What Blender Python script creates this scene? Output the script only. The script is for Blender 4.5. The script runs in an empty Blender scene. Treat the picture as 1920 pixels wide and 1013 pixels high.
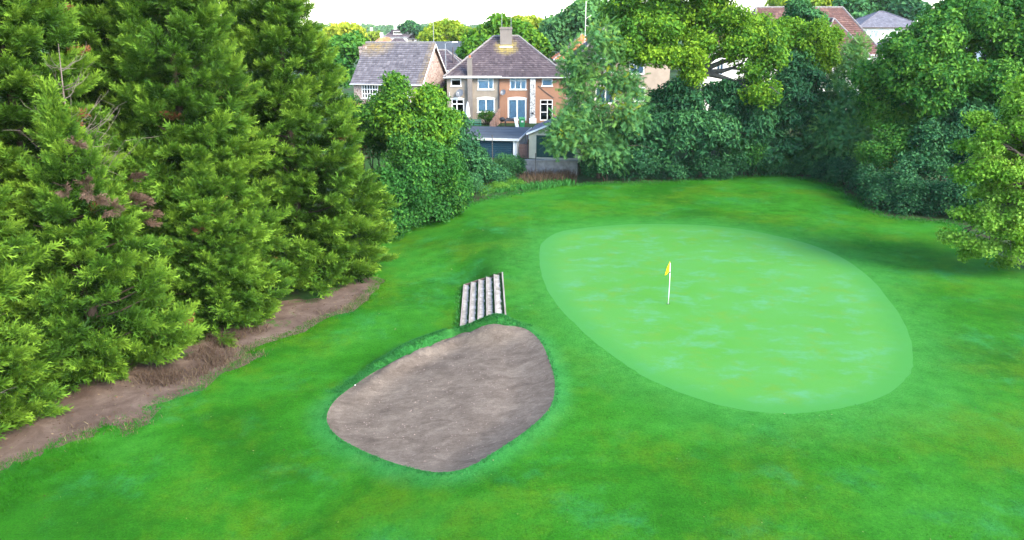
import bpy, bmesh, math, random
import numpy as np
from mathutils import Vector, Matrix
from mathutils.geometry import delaunay_2d_cdt

random.seed(7)
RNG = np.random.default_rng(7)
SC = bpy.context.scene
COL = SC.collection
R = math.radians

# ------------------------------------------------------------------ camera, sky, sun, exposure
CAM_H = 12.0
cam_data = bpy.data.cameras.new('camera')
cam = bpy.data.objects.new('camera', cam_data)
COL.objects.link(cam)
cam.location = (0, 0, CAM_H)
cam.rotation_euler = (R(90 - 17.69), 0, 0)
cam_data.sensor_fit = 'HORIZONTAL'
cam_data.sensor_width = 36
cam_data.lens = 26.25
cam_data.clip_start = 0.1
cam_data.clip_end = 9000
SC.camera = cam

SUN_EL, SUN_AZ = R(36), R(130)          # azimuth measured from +Y towards +X
world = bpy.data.worlds.new('World')
SC.world = world
world.use_nodes = True
wn = world.node_tree
wn.nodes.clear()
w_out = wn.nodes.new('ShaderNodeOutputWorld')
w_bg = wn.nodes.new('ShaderNodeBackground')
w_sky = wn.nodes.new('ShaderNodeTexSky')
w_sky.sky_type = 'NISHITA'
w_sky.sun_disc = False
w_sky.sun_elevation = SUN_EL
w_sky.sun_rotation = SUN_AZ
w_sky.air_density = 1.0
w_sky.dust_density = 0.6
w_sky.ozone_density = 1.0
w_bg.inputs['Strength'].default_value = 0.15
wn.links.new(w_sky.outputs[0], w_bg.inputs['Color'])
wn.links.new(w_bg.outputs[0], w_out.inputs['Surface'])

sun_data = bpy.data.lights.new('sun', 'SUN')
sun_data.energy = 2.0
sun_data.angle = R(30)
sun_data.color = (1.0, 0.88, 0.66)
sun = bpy.data.objects.new('sun', sun_data)
COL.objects.link(sun)
sd = Vector((math.sin(SUN_AZ) * math.cos(SUN_EL), math.cos(SUN_AZ) * math.cos(SUN_EL), math.sin(SUN_EL)))
sun.rotation_euler = sd.to_track_quat('Z', 'Y').to_euler()
sun.location = (60, 20, 60)

SC.view_settings.view_transform = 'Standard'
SC.view_settings.look = 'None'
SC.view_settings.gamma = 1
SC.view_settings.use_curve_mapping = False
SC.view_settings.exposure = 2.5

# ------------------------------------------------------------------ helpers: naming
def tag(o, label=None, cat=None, group=None, kind=None):
    if label: o['label'] = label
    if cat: o['category'] = cat
    if group: o['group'] = group
    if kind: o['kind'] = kind
    return o

def empty(name, loc, rz=0.0, label=None, cat=None, group=None):
    o = bpy.data.objects.new(name, None)
    COL.objects.link(o)
    o.empty_display_size = 0.3
    o.location = loc
    o.rotation_euler = (0, 0, rz)
    return tag(o, label, cat, group)

def link(name, me, parent=None, mat=None, kind=None):
    if mat is not None and not me.materials:
        me.materials.append(mat)
    o = bpy.data.objects.new(name, me)
    COL.objects.link(o)
    if parent is not None:
        o.parent = parent
    if kind: o['kind'] = kind
    return o

# ------------------------------------------------------------------ helpers: nodes
class NT:
    """A short-hand for building node trees."""
    def __init__(self, name):
        self.m = bpy.data.materials.new(name)
        self.m.use_nodes = True
        self.t = self.m.node_tree
        self.t.nodes.clear()
        self.out = self.t.nodes.new('ShaderNodeOutputMaterial')
    def n(self, typ, **kw):
        x = self.t.nodes.new(typ)
        for k, v in kw.items(): setattr(x, k, v)
        return x
    def set(self, sock, v):
        if hasattr(v, 'is_output') or isinstance(v, bpy.types.NodeSocket):
            self.t.links.new(v, sock)
        elif isinstance(v, (tuple, list)) and len(v) == 3 and sock.type == 'RGBA':
            sock.default_value = (*v, 1)
        else:
            sock.default_value = v
    def pos(self):
        return self.n('ShaderNodeNewGeometry').outputs['Position']
    def obj(self):
        return self.n('ShaderNodeTexCoord').outputs['Object']
    def scaled(self, v, s):
        m = self.n('ShaderNodeMapping')
        self.set(m.inputs['Vector'], v)
        m.inputs['Scale'].default_value = s
        return m.outputs[0]
    def noise(self, vec, scale, detail=4, rough=0.55, dist=0.0):
        x = self.n('ShaderNodeTexNoise')
        self.set(x.inputs['Vector'], vec)
        x.inputs['Scale'].default_value = scale
        x.inputs['Detail'].default_value = detail
        x.inputs['Roughness'].default_value = rough
        x.inputs['Distortion'].default_value = dist
        return x.outputs['Fac']
    def voro(self, vec, scale, feature='F1'):
        x = self.n('ShaderNodeTexVoronoi', feature=feature)
        self.set(x.inputs['Vector'], vec)
        x.inputs['Scale'].default_value = scale
        return x.outputs['Distance']
    def ramp(self, fac, stops, interp='LINEAR'):
        x = self.n('ShaderNodeValToRGB')
        cr = x.color_ramp
        cr.interpolation = interp
        while len(cr.elements) < len(stops): cr.elements.new(0.5)
        for e, (p, c) in zip(cr.elements, stops):
            e.position = p
            e.color = (*c, 1) if len(c) == 3 else c
        self.set(x.inputs[0], fac)
        return x.outputs[0]
    def step(self, fac, a, b):
        x = self.n('ShaderNodeMapRange')
        x.interpolation_type = 'SMOOTHSTEP'
        self.set(x.inputs[0], fac)
        x.inputs[1].default_value = a
        x.inputs[2].default_value = b
        return x.outputs[0]
    def mix(self, fac, a, b, mode='MIX'):
        x = self.n('ShaderNodeMix', data_type='RGBA', blend_type=mode)
        self.set(x.inputs[0], fac)
        self.set(x.inputs[6], a)
        self.set(x.inputs[7], b)
        return x.outputs[2]
    def math(self, op, a, b=0.0):
        x = self.n('ShaderNodeMath', operation=op)
        self.set(x.inputs[0], a)
        self.set(x.inputs[1], b)
        return x.outputs[0]
    def attr(self, name):
        return self.n('ShaderNodeAttribute', attribute_name=name).outputs['Fac']
    def bump(self, h, strength, dist=0.05):
        x = self.n('ShaderNodeBump')
        x.inputs['Strength'].default_value = strength
        x.inputs['Distance'].default_value = dist
        self.set(x.inputs['Height'], h)
        return x.outputs[0]
    def bsdf(self, color, rough=0.8, spec=0.3, metal=0.0, normal=None):
        x = self.n('ShaderNodeBsdfPrincipled')
        self.set(x.inputs['Base Color'], color)
        self.set(x.inputs['Roughness'], rough)
        x.inputs['Specular IOR Level'].default_value = spec
        x.inputs['Metallic'].default_value = metal
        if normal is not None: self.set(x.inputs['Normal'], normal)
        return x.outputs[0]
    def done(self, shader):
        self.t.links.new(shader, self.out.inputs['Surface'])
        return self.m

def mat_plain(name, c, rough=0.7, spec=0.3, metal=0.0, var=0.15, scale=3.0):
    """One colour with a soft mottle of wear."""
    k = NT(name)
    f = k.noise(k.obj(), scale, 5, 0.6)
    c2 = tuple(x * (1 - var) for x in c)
    c3 = tuple(min(1, x * (1 + var)) for x in c)
    col = k.ramp(f, [(0.3, c2), (0.7, c3)])
    return k.done(k.bsdf(col, rough, spec, metal))

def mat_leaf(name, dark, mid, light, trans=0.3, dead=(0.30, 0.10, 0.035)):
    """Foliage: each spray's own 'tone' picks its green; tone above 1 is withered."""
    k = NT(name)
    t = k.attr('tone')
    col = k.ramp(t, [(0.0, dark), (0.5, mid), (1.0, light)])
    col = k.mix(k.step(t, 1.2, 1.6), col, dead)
    d = k.bsdf(col, 0.6, 0.10)
    tr = k.n('ShaderNodeBsdfTranslucent')
    k.set(tr.inputs[0], k.mix(1.0, col, (1.25, 1.15, 0.5), 'MULTIPLY'))
    ms = k.n('ShaderNodeMixShader')
    ms.inputs[0].default_value = trans
    k.t.links.new(d, ms.inputs[1])
    k.t.links.new(tr.outputs[0], ms.inputs[2])
    return k.done(ms.outputs[0])

# ------------------------------------------------------------------ helpers: meshes
def raw_mesh(name, V, F, attrs=None, smooth=False):
    """V (n,3), F (m,3) or (m,4) integer arrays -> mesh, fast."""
    V = np.asarray(V, np.float32); F = np.asarray(F, np.int32)
    me = bpy.data.meshes.new(name)
    k = F.shape[1]
    me.vertices.add(len(V)); me.vertices.foreach_set('co', V.ravel())
    me.loops.add(F.size); me.loops.foreach_set('vertex_index', F.ravel())
    me.polygons.add(len(F))
    me.polygons.foreach_set('loop_start', np.arange(0, F.size, k, dtype=np.int32))
    me.polygons.foreach_set('use_smooth', np.full(len(F), smooth))
    me.update(calc_edges=True)
    for an, av in (attrs or {}).items():
        a = me.attributes.new(an, 'FLOAT', 'POINT')
        a.data.foreach_set('value', np.asarray(av, np.float32))
    me.validate()
    return me

class MB:
    """Collects boxes, quads and tubes into one mesh."""
    def __init__(self): self.v = []; self.f = []
    def quad(self, *ps):
        n = len(self.v); self.v += [tuple(p) for p in ps]; self.f.append(tuple(range(n, n + len(ps))))
        return self
    def box(self, x0, x1, y0, y1, z0, z1):
        n = len(self.v)
        self.v += [(x0,y0,z0),(x1,y0,z0),(x1,y1,z0),(x0,y1,z0),(x0,y0,z1),(x1,y0,z1),(x1,y1,z1),(x0,y1,z1)]
        for q in ((0,3,2,1),(4,5,6,7),(0,1,5,4),(1,2,6,5),(2,3,7,6),(3,0,4,7)):
            self.f.append(tuple(n + i for i in q))
        return self
    def hexa(self, b, t):
        """bottom four points, top four points, both counter-clockwise."""
        n = len(self.v); self.v += [tuple(p) for p in b] + [tuple(p) for p in t]
        for q in ((0,3,2,1),(4,5,6,7),(0,1,5,4),(1,2,6,5),(2,3,7,6),(3,0,4,7)):
            self.f.append(tuple(n + i for i in q))
        return self
    def tube(self, pts, rads, sides=6, cap=True):
        pts = [Vector(p) for p in pts]
        if not hasattr(rads, '__len__'): rads = [rads] * len(pts)
        n0 = len(self.v)
        for i, p in enumerate(pts):
            d = (pts[min(i + 1, len(pts) - 1)] - pts[max(i - 1, 0)]).normalized()
            a = d.cross(Vector((0.31, 0.95, 0.1)) if abs(d.y) < 0.9 else Vector((1, 0, 0))).normalized()
            b = d.cross(a)
            for s in range(sides):
                t = 2 * math.pi * s / sides
                self.v.append(tuple(p + (a * math.cos(t) + b * math.sin(t)) * rads[i]))
        for i in range(len(pts) - 1):
            for s in range(sides):
                a0 = n0 + i * sides + s; a1 = n0 + i * sides + (s + 1) % sides
                self.f.append((a0, a1, a1 + sides, a0 + sides))
        if cap:
            self.f.append(tuple(n0 + s for s in range(sides))[::-1])
            self.f.append(tuple(n0 + (len(pts) - 1) * sides + s for s in range(sides)))
        return self
    def mesh(self, name, smooth=False, bevel=0.0):
        me = bpy.data.meshes.new(name)
        me.from_pydata(self.v, [], self.f)
        bm = bmesh.new(); bm.from_mesh(me)
        if bevel:
            bmesh.ops.bevel(bm, geom=[e for e in bm.edges], offset=bevel, segments=1, affect='EDGES', clamp_overlap=True)
        bmesh.ops.recalc_face_normals(bm, faces=bm.faces)
        bm.to_mesh(me); bm.free()
        if smooth:
            for p in me.polygons: p.use_smooth = True
        me.update()
        return me
    def build(self, name, mat, parent=None, smooth=False, bevel=0.0, kind=None):
        return link(name, self.mesh(name, smooth, bevel), parent, mat, kind)

def ss(t):
    t = np.clip(t, 0, 1)
    return t * t * (3 - 2 * t)

def smooth_poly(P, per=5):
    """Closed Catmull-Rom through P."""
    P = np.asarray(P, float); n = len(P); out = []
    for i in range(n):
        a, b, c, d = P[i - 1], P[i], P[(i + 1) % n], P[(i + 2) % n]
        for k in range(per):
            t = k / per
            out.append(0.5 * (2 * b + (c - a) * t + (2 * a - 5 * b + 4 * c - d) * t * t + (3 * b - a - 3 * c + d) * t ** 3))
    return np.array(out)

def in_poly(pts, P):
    x, y = pts[:, 0], pts[:, 1]
    ins = np.zeros(len(pts), bool)
    n = len(P); j = n - 1
    for i in range(n):
        xi, yi = P[i]; xj, yj = P[j]
        c = ((yi > y) != (yj > y)) & (x < (xj - xi) * (y - yi) / (yj - yi + 1e-12) + xi)
        ins ^= c; j = i
    return ins

def poly_dist(pts, P, closed=True):
    best = np.full(len(pts), 1e9)
    n = len(P)
    for i in range(n if closed else n - 1):
        a = P[i]; b = P[(i + 1) % n]; ab = b - a
        t = np.clip(((pts - a) @ ab) / (ab @ ab + 1e-12), 0, 1)
        best = np.minimum(best, np.hypot(*(pts - (a + t[:, None] * ab)).T))
    return best

# ------------------------------------------------------------------ terrain
def base_z(x, y):
    """The lie of the land: the green stands on a shelf, the fairway left of it is lower, the gardens beyond rise."""
    x = np.asarray(x, float); y = np.asarray(y, float)
    w = 1.9 + 5.0 * ss((np.abs(y - 34.7) - 3.2) / 6.0)
    x0 = -0.45 - 0.06 * (y - 35.0)
    z = -0.85 * ss((x0 - x) / w) * (1 - ss((y - 46) / 10))
    ysh = y - 2.5 * ss((x - 8) / 6)
    z = z + 1.35 * ss((ysh - 64) / 2.5) + 1.25 * ss((ysh - 68) / 8) + 0.5 * ss((y - 95) / 200)
    z = z + 26 * ss((y - 700) / 1500)
    z = z + 0.05 * np.sin(x * 0.35 + 1) * np.sin(y * 0.27)
    return z

GREEN_EDGE = [(1.6, 41.48), (1.93, 43.52), (3.03, 45.57), (4.8, 46.6), (7.68, 47.47), (11.18, 47.49), (14.07, 46.61), (16.21, 44.78), (17.92, 42.35), (18.52, 39.36), (18.24, 35.58), (17.4, 31.69), (16.43, 28.59), (15.27, 26.02), (14.14, 24.44), (12.69, 23.19), (11.07, 22.41), (9.5, 22.03), (8.13, 22.15), (6.87, 22.72), (5.64, 23.8), (4.56, 25.29), (3.43, 27.72), (2.37, 30.99), (1.8, 33.91), (1.52, 37.4)]
BUNKER_EDGE = [(-6.44, 23.16), (-6.5, 23.99), (-6.35, 24.77), (-6.0, 25.61), (-5.12, 27.25), (-3.8, 28.77), (-2.55, 30.0), (-1.26, 29.71), (-0.23, 29.49), (0.56, 29.11), (1.12, 27.87), (1.42, 25.95), (1.53, 24.19), (1.35, 22.63), (0.9, 21.57), (0.25, 20.58), (-0.48, 19.72), (-1.25, 19.0), (-2.02, 18.89), (-2.84, 19.26), (-3.93, 20.06), (-4.9, 20.93), (-5.6, 21.64), (-6.15, 22.4)]
EARTH_EDGE = [(-15.96, 18.88), (-15.74, 19.98), (-15.25, 20.79), (-14.76, 21.41), (-14.12, 22.17), (-13.77, 22.69), (-12.87, 22.16), (-12.63, 22.87), (-12.68, 24.13), (-12.13, 25.13), (-11.18, 26.89), (-10.55, 28.55), (-11.12, 29.24), (-9.66, 31.36), (-8.16, 33.35), (-7.08, 35.9), (-6.93, 37.96), (-7.68, 39.32), (-8.57, 39.33), (-9.8, 35.92), (-12.17, 34.76), (-14.19, 31.87), (-15.64, 28.29), (-17.03, 25.01), (-18.85, 23.06)]
LAWN_EDGE = [(-26.0, 8.0), (-22.0, 17.0), (-17.24, 20.73), (-16.41, 22.7), (-14.92, 26.8), (-11.99, 32.6), (-8.89, 36.71), (-8.97, 42.98), (-8.53, 48.16), (-5.92, 50.4), (-3.13, 53.74), (1.05, 57.85), (4.38, 60.52), (12.97, 61.89), (17.92, 63.7), (22.9, 64.83), (25.85, 61.68), (25.71, 55.21), (25.23, 50.69), (26.53, 48.84), (29.07, 47.64), (27.78, 42.06), (27.11, 37.67), (30.0, 34.0), (33.0, 8.0)]

BUNKER = smooth_poly(BUNKER_EDGE, 5)
GREEN = smooth_poly(GREEN_EDGE, 6)
GREEN = GREEN + RNG.normal(0, 0.018, GREEN.shape)
EARTH = smooth_poly(EARTH_EDGE, 4)
EARTH = EARTH + RNG.normal(0, 0.11, EARTH.shape) + 0.14 * np.sin(np.arange(len(EARTH))[:, None] * np.array([0.9, 1.3]))
LAWN = smooth_poly(LAWN_EDGE, 4)
LAWN = LAWN + RNG.normal(0, 0.06, LAWN.shape)
STEPS = np.array([(-2.34, 30.9), (-0.34, 30.9), (-0.56, 36.95), (-2.56, 37.3)])
LIP = np.array([(-6.3, 25.0), (-5.12, 27.25), (-3.8, 28.77), (-2.55, 29.9), (-1.26, 29.71), (-0.23, 29.49), (0.56, 29.11), (1.12, 27.87)])

def terrain(x, y):
    """Ground height in metres at x, y, with the bunker's bowl, its raised lip and the cut for the steps."""
    x = np.atleast_1d(np.asarray(x, float)); y = np.atleast_1d(np.asarray(y, float))
    z = base_z(x, y)
    near = (x > -10) & (x < 5) & (y > 15) & (y < 40)
    if near.any():
        q = np.stack([x[near], y[near]], 1)
        d = poly_dist(q, BUNKER)
        ins = in_poly(q, BUNKER) & (d > 0.02)
        dl = poly_dist(q, LIP, closed=False)
        lip = 0.52 * ss((dl + 0.03) / 0.5) * np.exp(-(np.maximum(dl - 0.35, 0) / 0.55) ** 2) * ss((q[:, 0] + 6.6) / 2.5) * ss((0.7 - q[:, 0]) / 1.6)
        rim = 0.08 * np.exp(-(d / 0.35) ** 2)
        zn = z[near]
        low = zn * 0.75 - 0.34 + 0.02 * np.sin(q[:, 0] * 2.1 + q[:, 1]) * np.sin(q[:, 1] * 1.7)
        bowl = zn + lip + rim - 0.03
        bowl = bowl + (low - bowl) * ss(d / 1.7)
        st = in_poly(q, STEPS)
        out = zn + lip + rim
        out = np.where(st, out - 0.35, out)
        z[near] = np.where(ins, bowl, out)
    return z

def zt(x, y):
    return float(terrain(x, y)[0])

def build_terrain():
    pts = []
    def grid(x0, x1, y0, y1, s):
        gx, gy = np.meshgrid(np.arange(x0, x1, s), np.arange(y0, y1, s))
        g = np.stack([gx.ravel(), gy.ravel()], 1)
        return g + RNG.uniform(-0.22, 0.22, g.shape) * s
    fine = grid(-9, 4, 17.5, 39, 0.25)
    midg = grid(-28, 34, 7, 68, 0.75)
    midg = midg[~((midg[:, 0] > -9) & (midg[:, 0] < 4) & (midg[:, 1] > 17.5) & (midg[:, 1] < 39))]
    wide = grid(-90, 90, -30, 150, 4.0)
    wide = wide[~((wide[:, 0] > -28) & (wide[:, 0] < 34) & (wide[:, 1] > 7) & (wide[:, 1] < 68))]
    far = grid(-3000, 3000, -400, 4600, 110)
    far = far[~((np.abs(far[:, 0]) < 95) & (far[:, 1] > -35) & (far[:, 1] < 155))]
    P = np.concatenate([fine, midg, wide, far])
    polys = [LAWN, GREEN, BUNKER, EARTH, STEPS]
    for pl in polys:
        P = P[poly_dist(P, pl) > 0.07]
    verts = [Vector(p) for p in P]
    edges = []
    for pl in polys:
        n0 = len(verts); m = len(pl)
        verts += [Vector(p) for p in pl]
        edges += [(n0 + i, n0 + (i + 1) % m) for i in range(m)]
    vo, _eo, fo, _a, _b, _c = delaunay_2d_cdt(verts, edges, [], 0, 1e-5)
    V2 = np.array([(v.x, v.y) for v in vo])
    F = np.array([f for f in fo], np.int32)
    Z = terrain(V2[:, 0], V2[:, 1])
    V = np.column_stack([V2, Z])
    C = V2[F].mean(1)
    g_in, b_in, e_in, l_in, s_in = (in_poly(C, p) for p in (GREEN, BUNKER, EARTH, LAWN, STEPS))
    cls = np.zeros(len(F), int)
    cls[l_in] = 1
    cls[e_in] = 2
    cls[g_in] = 3
    cls[b_in] = 4
    cls[s_in] = 0
    dg = poly_dist(V2, GREEN)
    dg = np.where(in_poly(V2, GREEN), -dg, dg)
    db = poly_dist(V2, BUNKER)
    for c, name, mat in ((0, 'ground', M['soil']), (1, 'fairway', M['fairway']), (2, 'bare_earth', M['earth']),
                         (3, 'putting_green', M['green']), (4, 'bunker_sand', M['sand'])):
        f = F[cls == c]
        u, inv = np.unique(f.ravel(), return_inverse=True)
        me = raw_mesh(name, V[u], inv.reshape(f.shape), {'collar': np.minimum(dg[u], 50), 'rim': np.minimum(db[u], 50)}, smooth=True)
        o = link(name, me, None, mat)
        labels = {'ground': 'dark leafy soil under the trees and gardens', 'fairway': 'mown green fairway grass around the putting green',
                  'bare_earth': 'bare brown earth strip along the conifers', 'putting_green': 'pale closely mown oval putting green with the flag',
                  'bunker_sand': 'brown raked sand filling the egg shaped bunker'}
        tag(o, labels[name], None, None, 'structure')

# ------------------------------------------------------------------ materials
M = {}
def make_materials():
    # --- fairway
    k = NT('fairway_grass'); p = k.pos()
    big = k.noise(p, 0.13, 5, 0.6, 0.8)
    col = k.ramp(big, [(0.34, (0.010, 0.080, 0.003)), (0.50, (0.016, 0.115, 0.005)), (0.66, (0.026, 0.155, 0.013))])
    olive = k.noise(p, 0.22, 8, 0.72, 0.1)
    col = k.mix(k.math('MULTIPLY', k.step(olive, 0.44, 0.70), 0.85), col, (0.050, 0.122, 0.003))
    cool = k.noise(k.scaled(p, (1.0, 1.0, 1)), 0.34, 8, 0.72, 0.05)
    col = k.mix(k.math('MULTIPLY', k.step(cool, 0.50, 0.74), 0.9), col, (0.020, 0.145, 0.036))
    co = k.attr('collar')
    cw = k.math('ADD', co, k.math('MULTIPLY', k.math('SUBTRACT', k.noise(p, 0.5, 4, 0.6), 0.5), 2.6))
    ring = k.math('SUBTRACT', 1.0, k.step(cw, 0.0, 3.4))
    col = k.mix(k.math('MULTIPLY', ring, 0.8), col, (0.027, 0.158, 0.022))
    seam = k.math('ADD', co, k.math('MULTIPLY', k.math('SUBTRACT', k.noise(p, 2.0, 4, 0.6), 0.5), 0.5))
    col = k.mix(k.math('MULTIPLY', k.math('SUBTRACT', 1.0, k.step(seam, -0.05, 0.75)), 0.9), col, (0.029, 0.160, 0.022))
    rim = k.attr('rim')
    col = k.mix(k.math('MULTIPLY', k.step(k.math('ADD', rim, k.math('MULTIPLY', cool, 0.9)), 1.5, 0.4), 0.7), col, (0.024, 0.160, 0.040))
    fine = k.noise(p, 7.0, 6, 0.75)
    col = k.mix(k.math('MULTIPLY', k.step(fine, 0.42, 0.25), 0.8), col, (0.012, 0.065, 0.008))
    tuft = k.noise(p, 26.0, 3, 0.7)
    col = k.mix(k.math('MULTIPLY', k.step(tuft, 0.50, 0.72), 0.35), col, (0.045, 0.180, 0.022))
    gr = k.noise(p, 15.0, 6, 0.85)
    col = k.mix(1.0, col, k.ramp(gr, [(0.28, (0.45, 0.50, 0.45)), (0.5, (1.0, 1.0, 1.0)), (0.72, (1.6, 1.38, 1.5))]), 'MULTIPLY')
    md = k.noise(p, 1.3, 6, 0.72)
    col = k.mix(1.0, col, k.ramp(md, [(0.3, (0.70, 0.78, 0.72)), (0.5, (1.0, 1.0, 1.0)), (0.7, (1.35, 1.16, 1.25))]), 'MULTIPLY')
    pale = k.noise(p, 55.0, 2, 0.6)
    col = k.mix(k.math('MULTIPLY', k.step(pale, 0.72, 0.78), 0.5), col, (0.25, 0.32, 0.12))
    h = k.math('ADD', k.math('MULTIPLY', fine, 0.7), k.math('MULTIPLY', tuft, 0.5))
    M['fairway'] = k.done(k.bsdf(col, 0.85, 0.06, normal=k.bump(h, 0.75, 0.10)))
    # --- putting green
    k = NT('green_grass'); p = k.pos()
    a = k.noise(p, 0.22, 4, 0.55, 0.4)
    col = k.ramp(a, [(0.35, (0.044, 0.180, 0.016)), (0.62, (0.049, 0.190, 0.028))])
    b = k.noise(k.scaled(p, (0.7, 1.0, 1)), 0.8, 8, 0.72, 0.05)
    col = k.mix(k.math('MULTIPLY', k.step(b, 0.47, 0.68), 0.7), col, (0.060, 0.205, 0.096))
    b2 = k.noise(p, 0.6, 8, 0.74, 0.05)
    col = k.mix(k.math('MULTIPLY', k.step(b2, 0.50, 0.66), 0.8), col, (0.062, 0.176, 0.011))
    co = k.attr('collar')
    col = k.mix(k.math('MULTIPLY', k.step(k.math('ADD', co, k.math('MULTIPLY', k.noise(p, 1.5, 4, 0.6), 0.7)), -1.1, 0.35), 0.92), col, (0.030, 0.162, 0.022))
    f2 = k.noise(p, 22, 4, 0.7)
    col = k.mix(k.math('MULTIPLY', k.step(f2, 0.45, 0.30), 0.4), col, (0.026, 0.13, 0.017))
    sp = k.noise(p, 13.0, 1, 0.4)
    col = k.mix(k.step(sp, 0.80, 0.83), col, (0.02, 0.06, 0.01))
    M['green'] = k.done(k.bsdf(col, 0.65, 0.20, normal=k.bump(f2, 0.3, 0.02)))
    # --- sand
    k = NT('brown_sand'); p = k.pos()
    a = k.noise(k.scaled(p, (1.0, 1.5, 1)), 1.0, 7, 0.66, 0.6)
    col = k.ramp(a, [(0.30, (0.078, 0.062, 0.051)), (0.50, (0.112, 0.091, 0.075)), (0.70, (0.152, 0.126, 0.104))])
    b = k.noise(k.scaled(p, (1.2, 2.6, 1)), 2.1, 5, 0.7, 1.2)
    col = k.mix(k.math('MULTIPLY', k.step(b, 0.60, 0.66), 0.55), col, (0.172, 0.144, 0.124))
    s = k.noise(p, 22, 6, 0.85)
    col = k.mix(1.0, col, k.ramp(s, [(0.28, (0.62, 0.60, 0.58)), (0.5, (1, 1, 1)), (0.72, (1.38, 1.36, 1.34))]), 'MULTIPLY')
    m2 = k.noise(k.scaled(p, (1.0, 1.6, 1)), 4.5, 5, 0.7, 0.3)
    col = k.mix(1.0, col, k.ramp(m2, [(0.3, (0.80, 0.79, 0.78)), (0.5, (1, 1, 1)), (0.7, (1.22, 1.21, 1.20))]), 'MULTIPLY')
    h = k.math('ADD', k.math('MULTIPLY', b, 0.45), k.math('MULTIPLY', s, 0.35))
    M['sand'] = k.done(k.bsdf(col, 0.95, 0.1, normal=k.bump(h, 0.45, 0.07)))
    # --- bare earth
    k = NT('bare_earth'); p = k.pos()
    a = k.noise(p, 0.9, 6, 0.65, 0.5)
    col = k.ramp(a, [(0.32, (0.070, 0.048, 0.040)), (0.55, (0.125, 0.090, 0.073)), (0.75, (0.185, 0.140, 0.115))])
    g = k.noise(p, 0.55, 5, 0.65, 0.7)
    col = k.mix(k.math('MULTIPLY', k.step(g, 0.57, 0.66), 0.75), col, (0.035, 0.120, 0.012))
    s = k.noise(p, 20, 4, 0.75)
    col = k.mix(k.step(s, 0.40, 0.28), col, (0.06, 0.035, 0.03))
    M['earth'] = k.done(k.bsdf(col, 0.95, 0.1, normal=k.bump(s, 0.8, 0.08)))
    # --- soil with litter
    k = NT('leafy_soil'); p = k.pos()
    a = k.noise(p, 0.7, 6, 0.65)
    col = k.ramp(a, [(0.3, (0.032, 0.028, 0.018)), (0.42, (0.040, 0.045, 0.022)), (0.52, (0.024, 0.066, 0.016))])
    s = k.noise(p, 9, 4, 0.7)
    M['soil'] = k.done(k.bsdf(col, 0.95, 0.1, normal=k.bump(s, 0.8, 0.1)))
    # --- foliage
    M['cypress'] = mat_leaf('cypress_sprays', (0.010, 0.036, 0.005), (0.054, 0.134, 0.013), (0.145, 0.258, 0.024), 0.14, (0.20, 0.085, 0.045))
    M['oak_leaf'] = mat_leaf('oak_leaves', (0.022, 0.085, 0.018), (0.070, 0.200, 0.020), (0.175, 0.310, 0.020), 0.34)
    M['mid_leaf'] = mat_leaf('mid_leaves', (0.014, 0.074, 0.018), (0.038, 0.150, 0.026), (0.110, 0.260, 0.030), 0.30, (0.20, 0.10, 0.06))
    M['blue_leaf'] = mat_leaf('bluish_leaves', (0.026, 0.100, 0.036), (0.062, 0.188, 0.062), (0.145, 0.295, 0.062), 0.30, (0.24, 0.30, 0.015))
    M['dark_leaf'] = mat_leaf('dark_leaves', (0.009, 0.048, 0.023), (0.023, 0.096, 0.040), (0.056, 0.172, 0.052), 0.2, (0.16, 0.10, 0.08))
    M['lime_leaf'] = mat_leaf('lime_leaves', (0.055, 0.160, 0.012), (0.130, 0.290, 0.026), (0.260, 0.430, 0.070), 0.30, (0.45, 0.50, 0.20))
    M['gold_leaf'] = mat_leaf('golden_leaves', (0.120, 0.220, 0.020), (0.260, 0.340, 0.030), (0.420, 0.440, 0.050), 0.35)
    M['far_leaf'] = mat_leaf('far_leaves', (0.040, 0.120, 0.050), (0.070, 0.190, 0.060), (0.130, 0.280, 0.060), 0.25)
    M['grass_blade'] = mat_leaf('grass_blades', (0.022, 0.120, 0.014), (0.038, 0.185, 0.034), (0.075, 0.260, 0.075), 0.35, (0.30, 0.24, 0.12))
    M['withered'] = mat_leaf('withered_sprays', (0.065, 0.042, 0.034), (0.115, 0.075, 0.058), (0.17, 0.118, 0.09), 0.2)
    M['rim_blade'] = mat_leaf('rim_blades', (0.016, 0.110, 0.020), (0.028, 0.165, 0.044), (0.060, 0.225, 0.085), 0.45)
    M['straw'] = mat_leaf('dry_stalks', (0.070, 0.045, 0.036), (0.115, 0.085, 0.055), (0.180, 0.150, 0.080), 0.2)
    M['bark'] = mat_plain('grey_bark', (0.085, 0.070, 0.058), 0.9, 0.1, 0, 0.4, 6)
    M['conifer_bark'] = mat_plain('brown_conifer_bark', (0.045, 0.034, 0.028), 0.9, 0.1, 0, 0.4, 6)
    M['pale_bark'] = mat_plain('pale_dead_wood', (0.125, 0.105, 0.095), 0.9, 0.1, 0, 0.3, 8)
    M['oak_bark'] = mat_plain('oak_bark', (0.095, 0.092, 0.085), 0.9, 0.1, 0, 0.35, 5)
    # --- hard things
    M['white'] = mat_plain('white_paint', (0.78, 0.78, 0.78), 0.45, 0.4, 0, 0.04, 2)
    M['off_white'] = mat_plain('off_white_render', (0.66, 0.64, 0.62), 0.8, 0.2, 0, 0.10, 1.2)
    M['yellow'] = mat_plain('yellow_cloth', (0.85, 0.55, 0.01), 0.7, 0.2, 0, 0.06, 6)
    M['black'] = mat_plain('black_plastic', (0.025, 0.025, 0.028), 0.5, 0.4)
    M['dark_metal'] = mat_plain('dark_steel', (0.07, 0.065, 0.065), 0.6, 0.4, 0.3)
    M['grey_metal'] = mat_plain('grey_steel', (0.30, 0.31, 0.33), 0.45, 0.5, 0.5)
    M['dish'] = mat_plain('dish_grey', (0.13, 0.14, 0.16), 0.5, 0.4)
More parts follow.
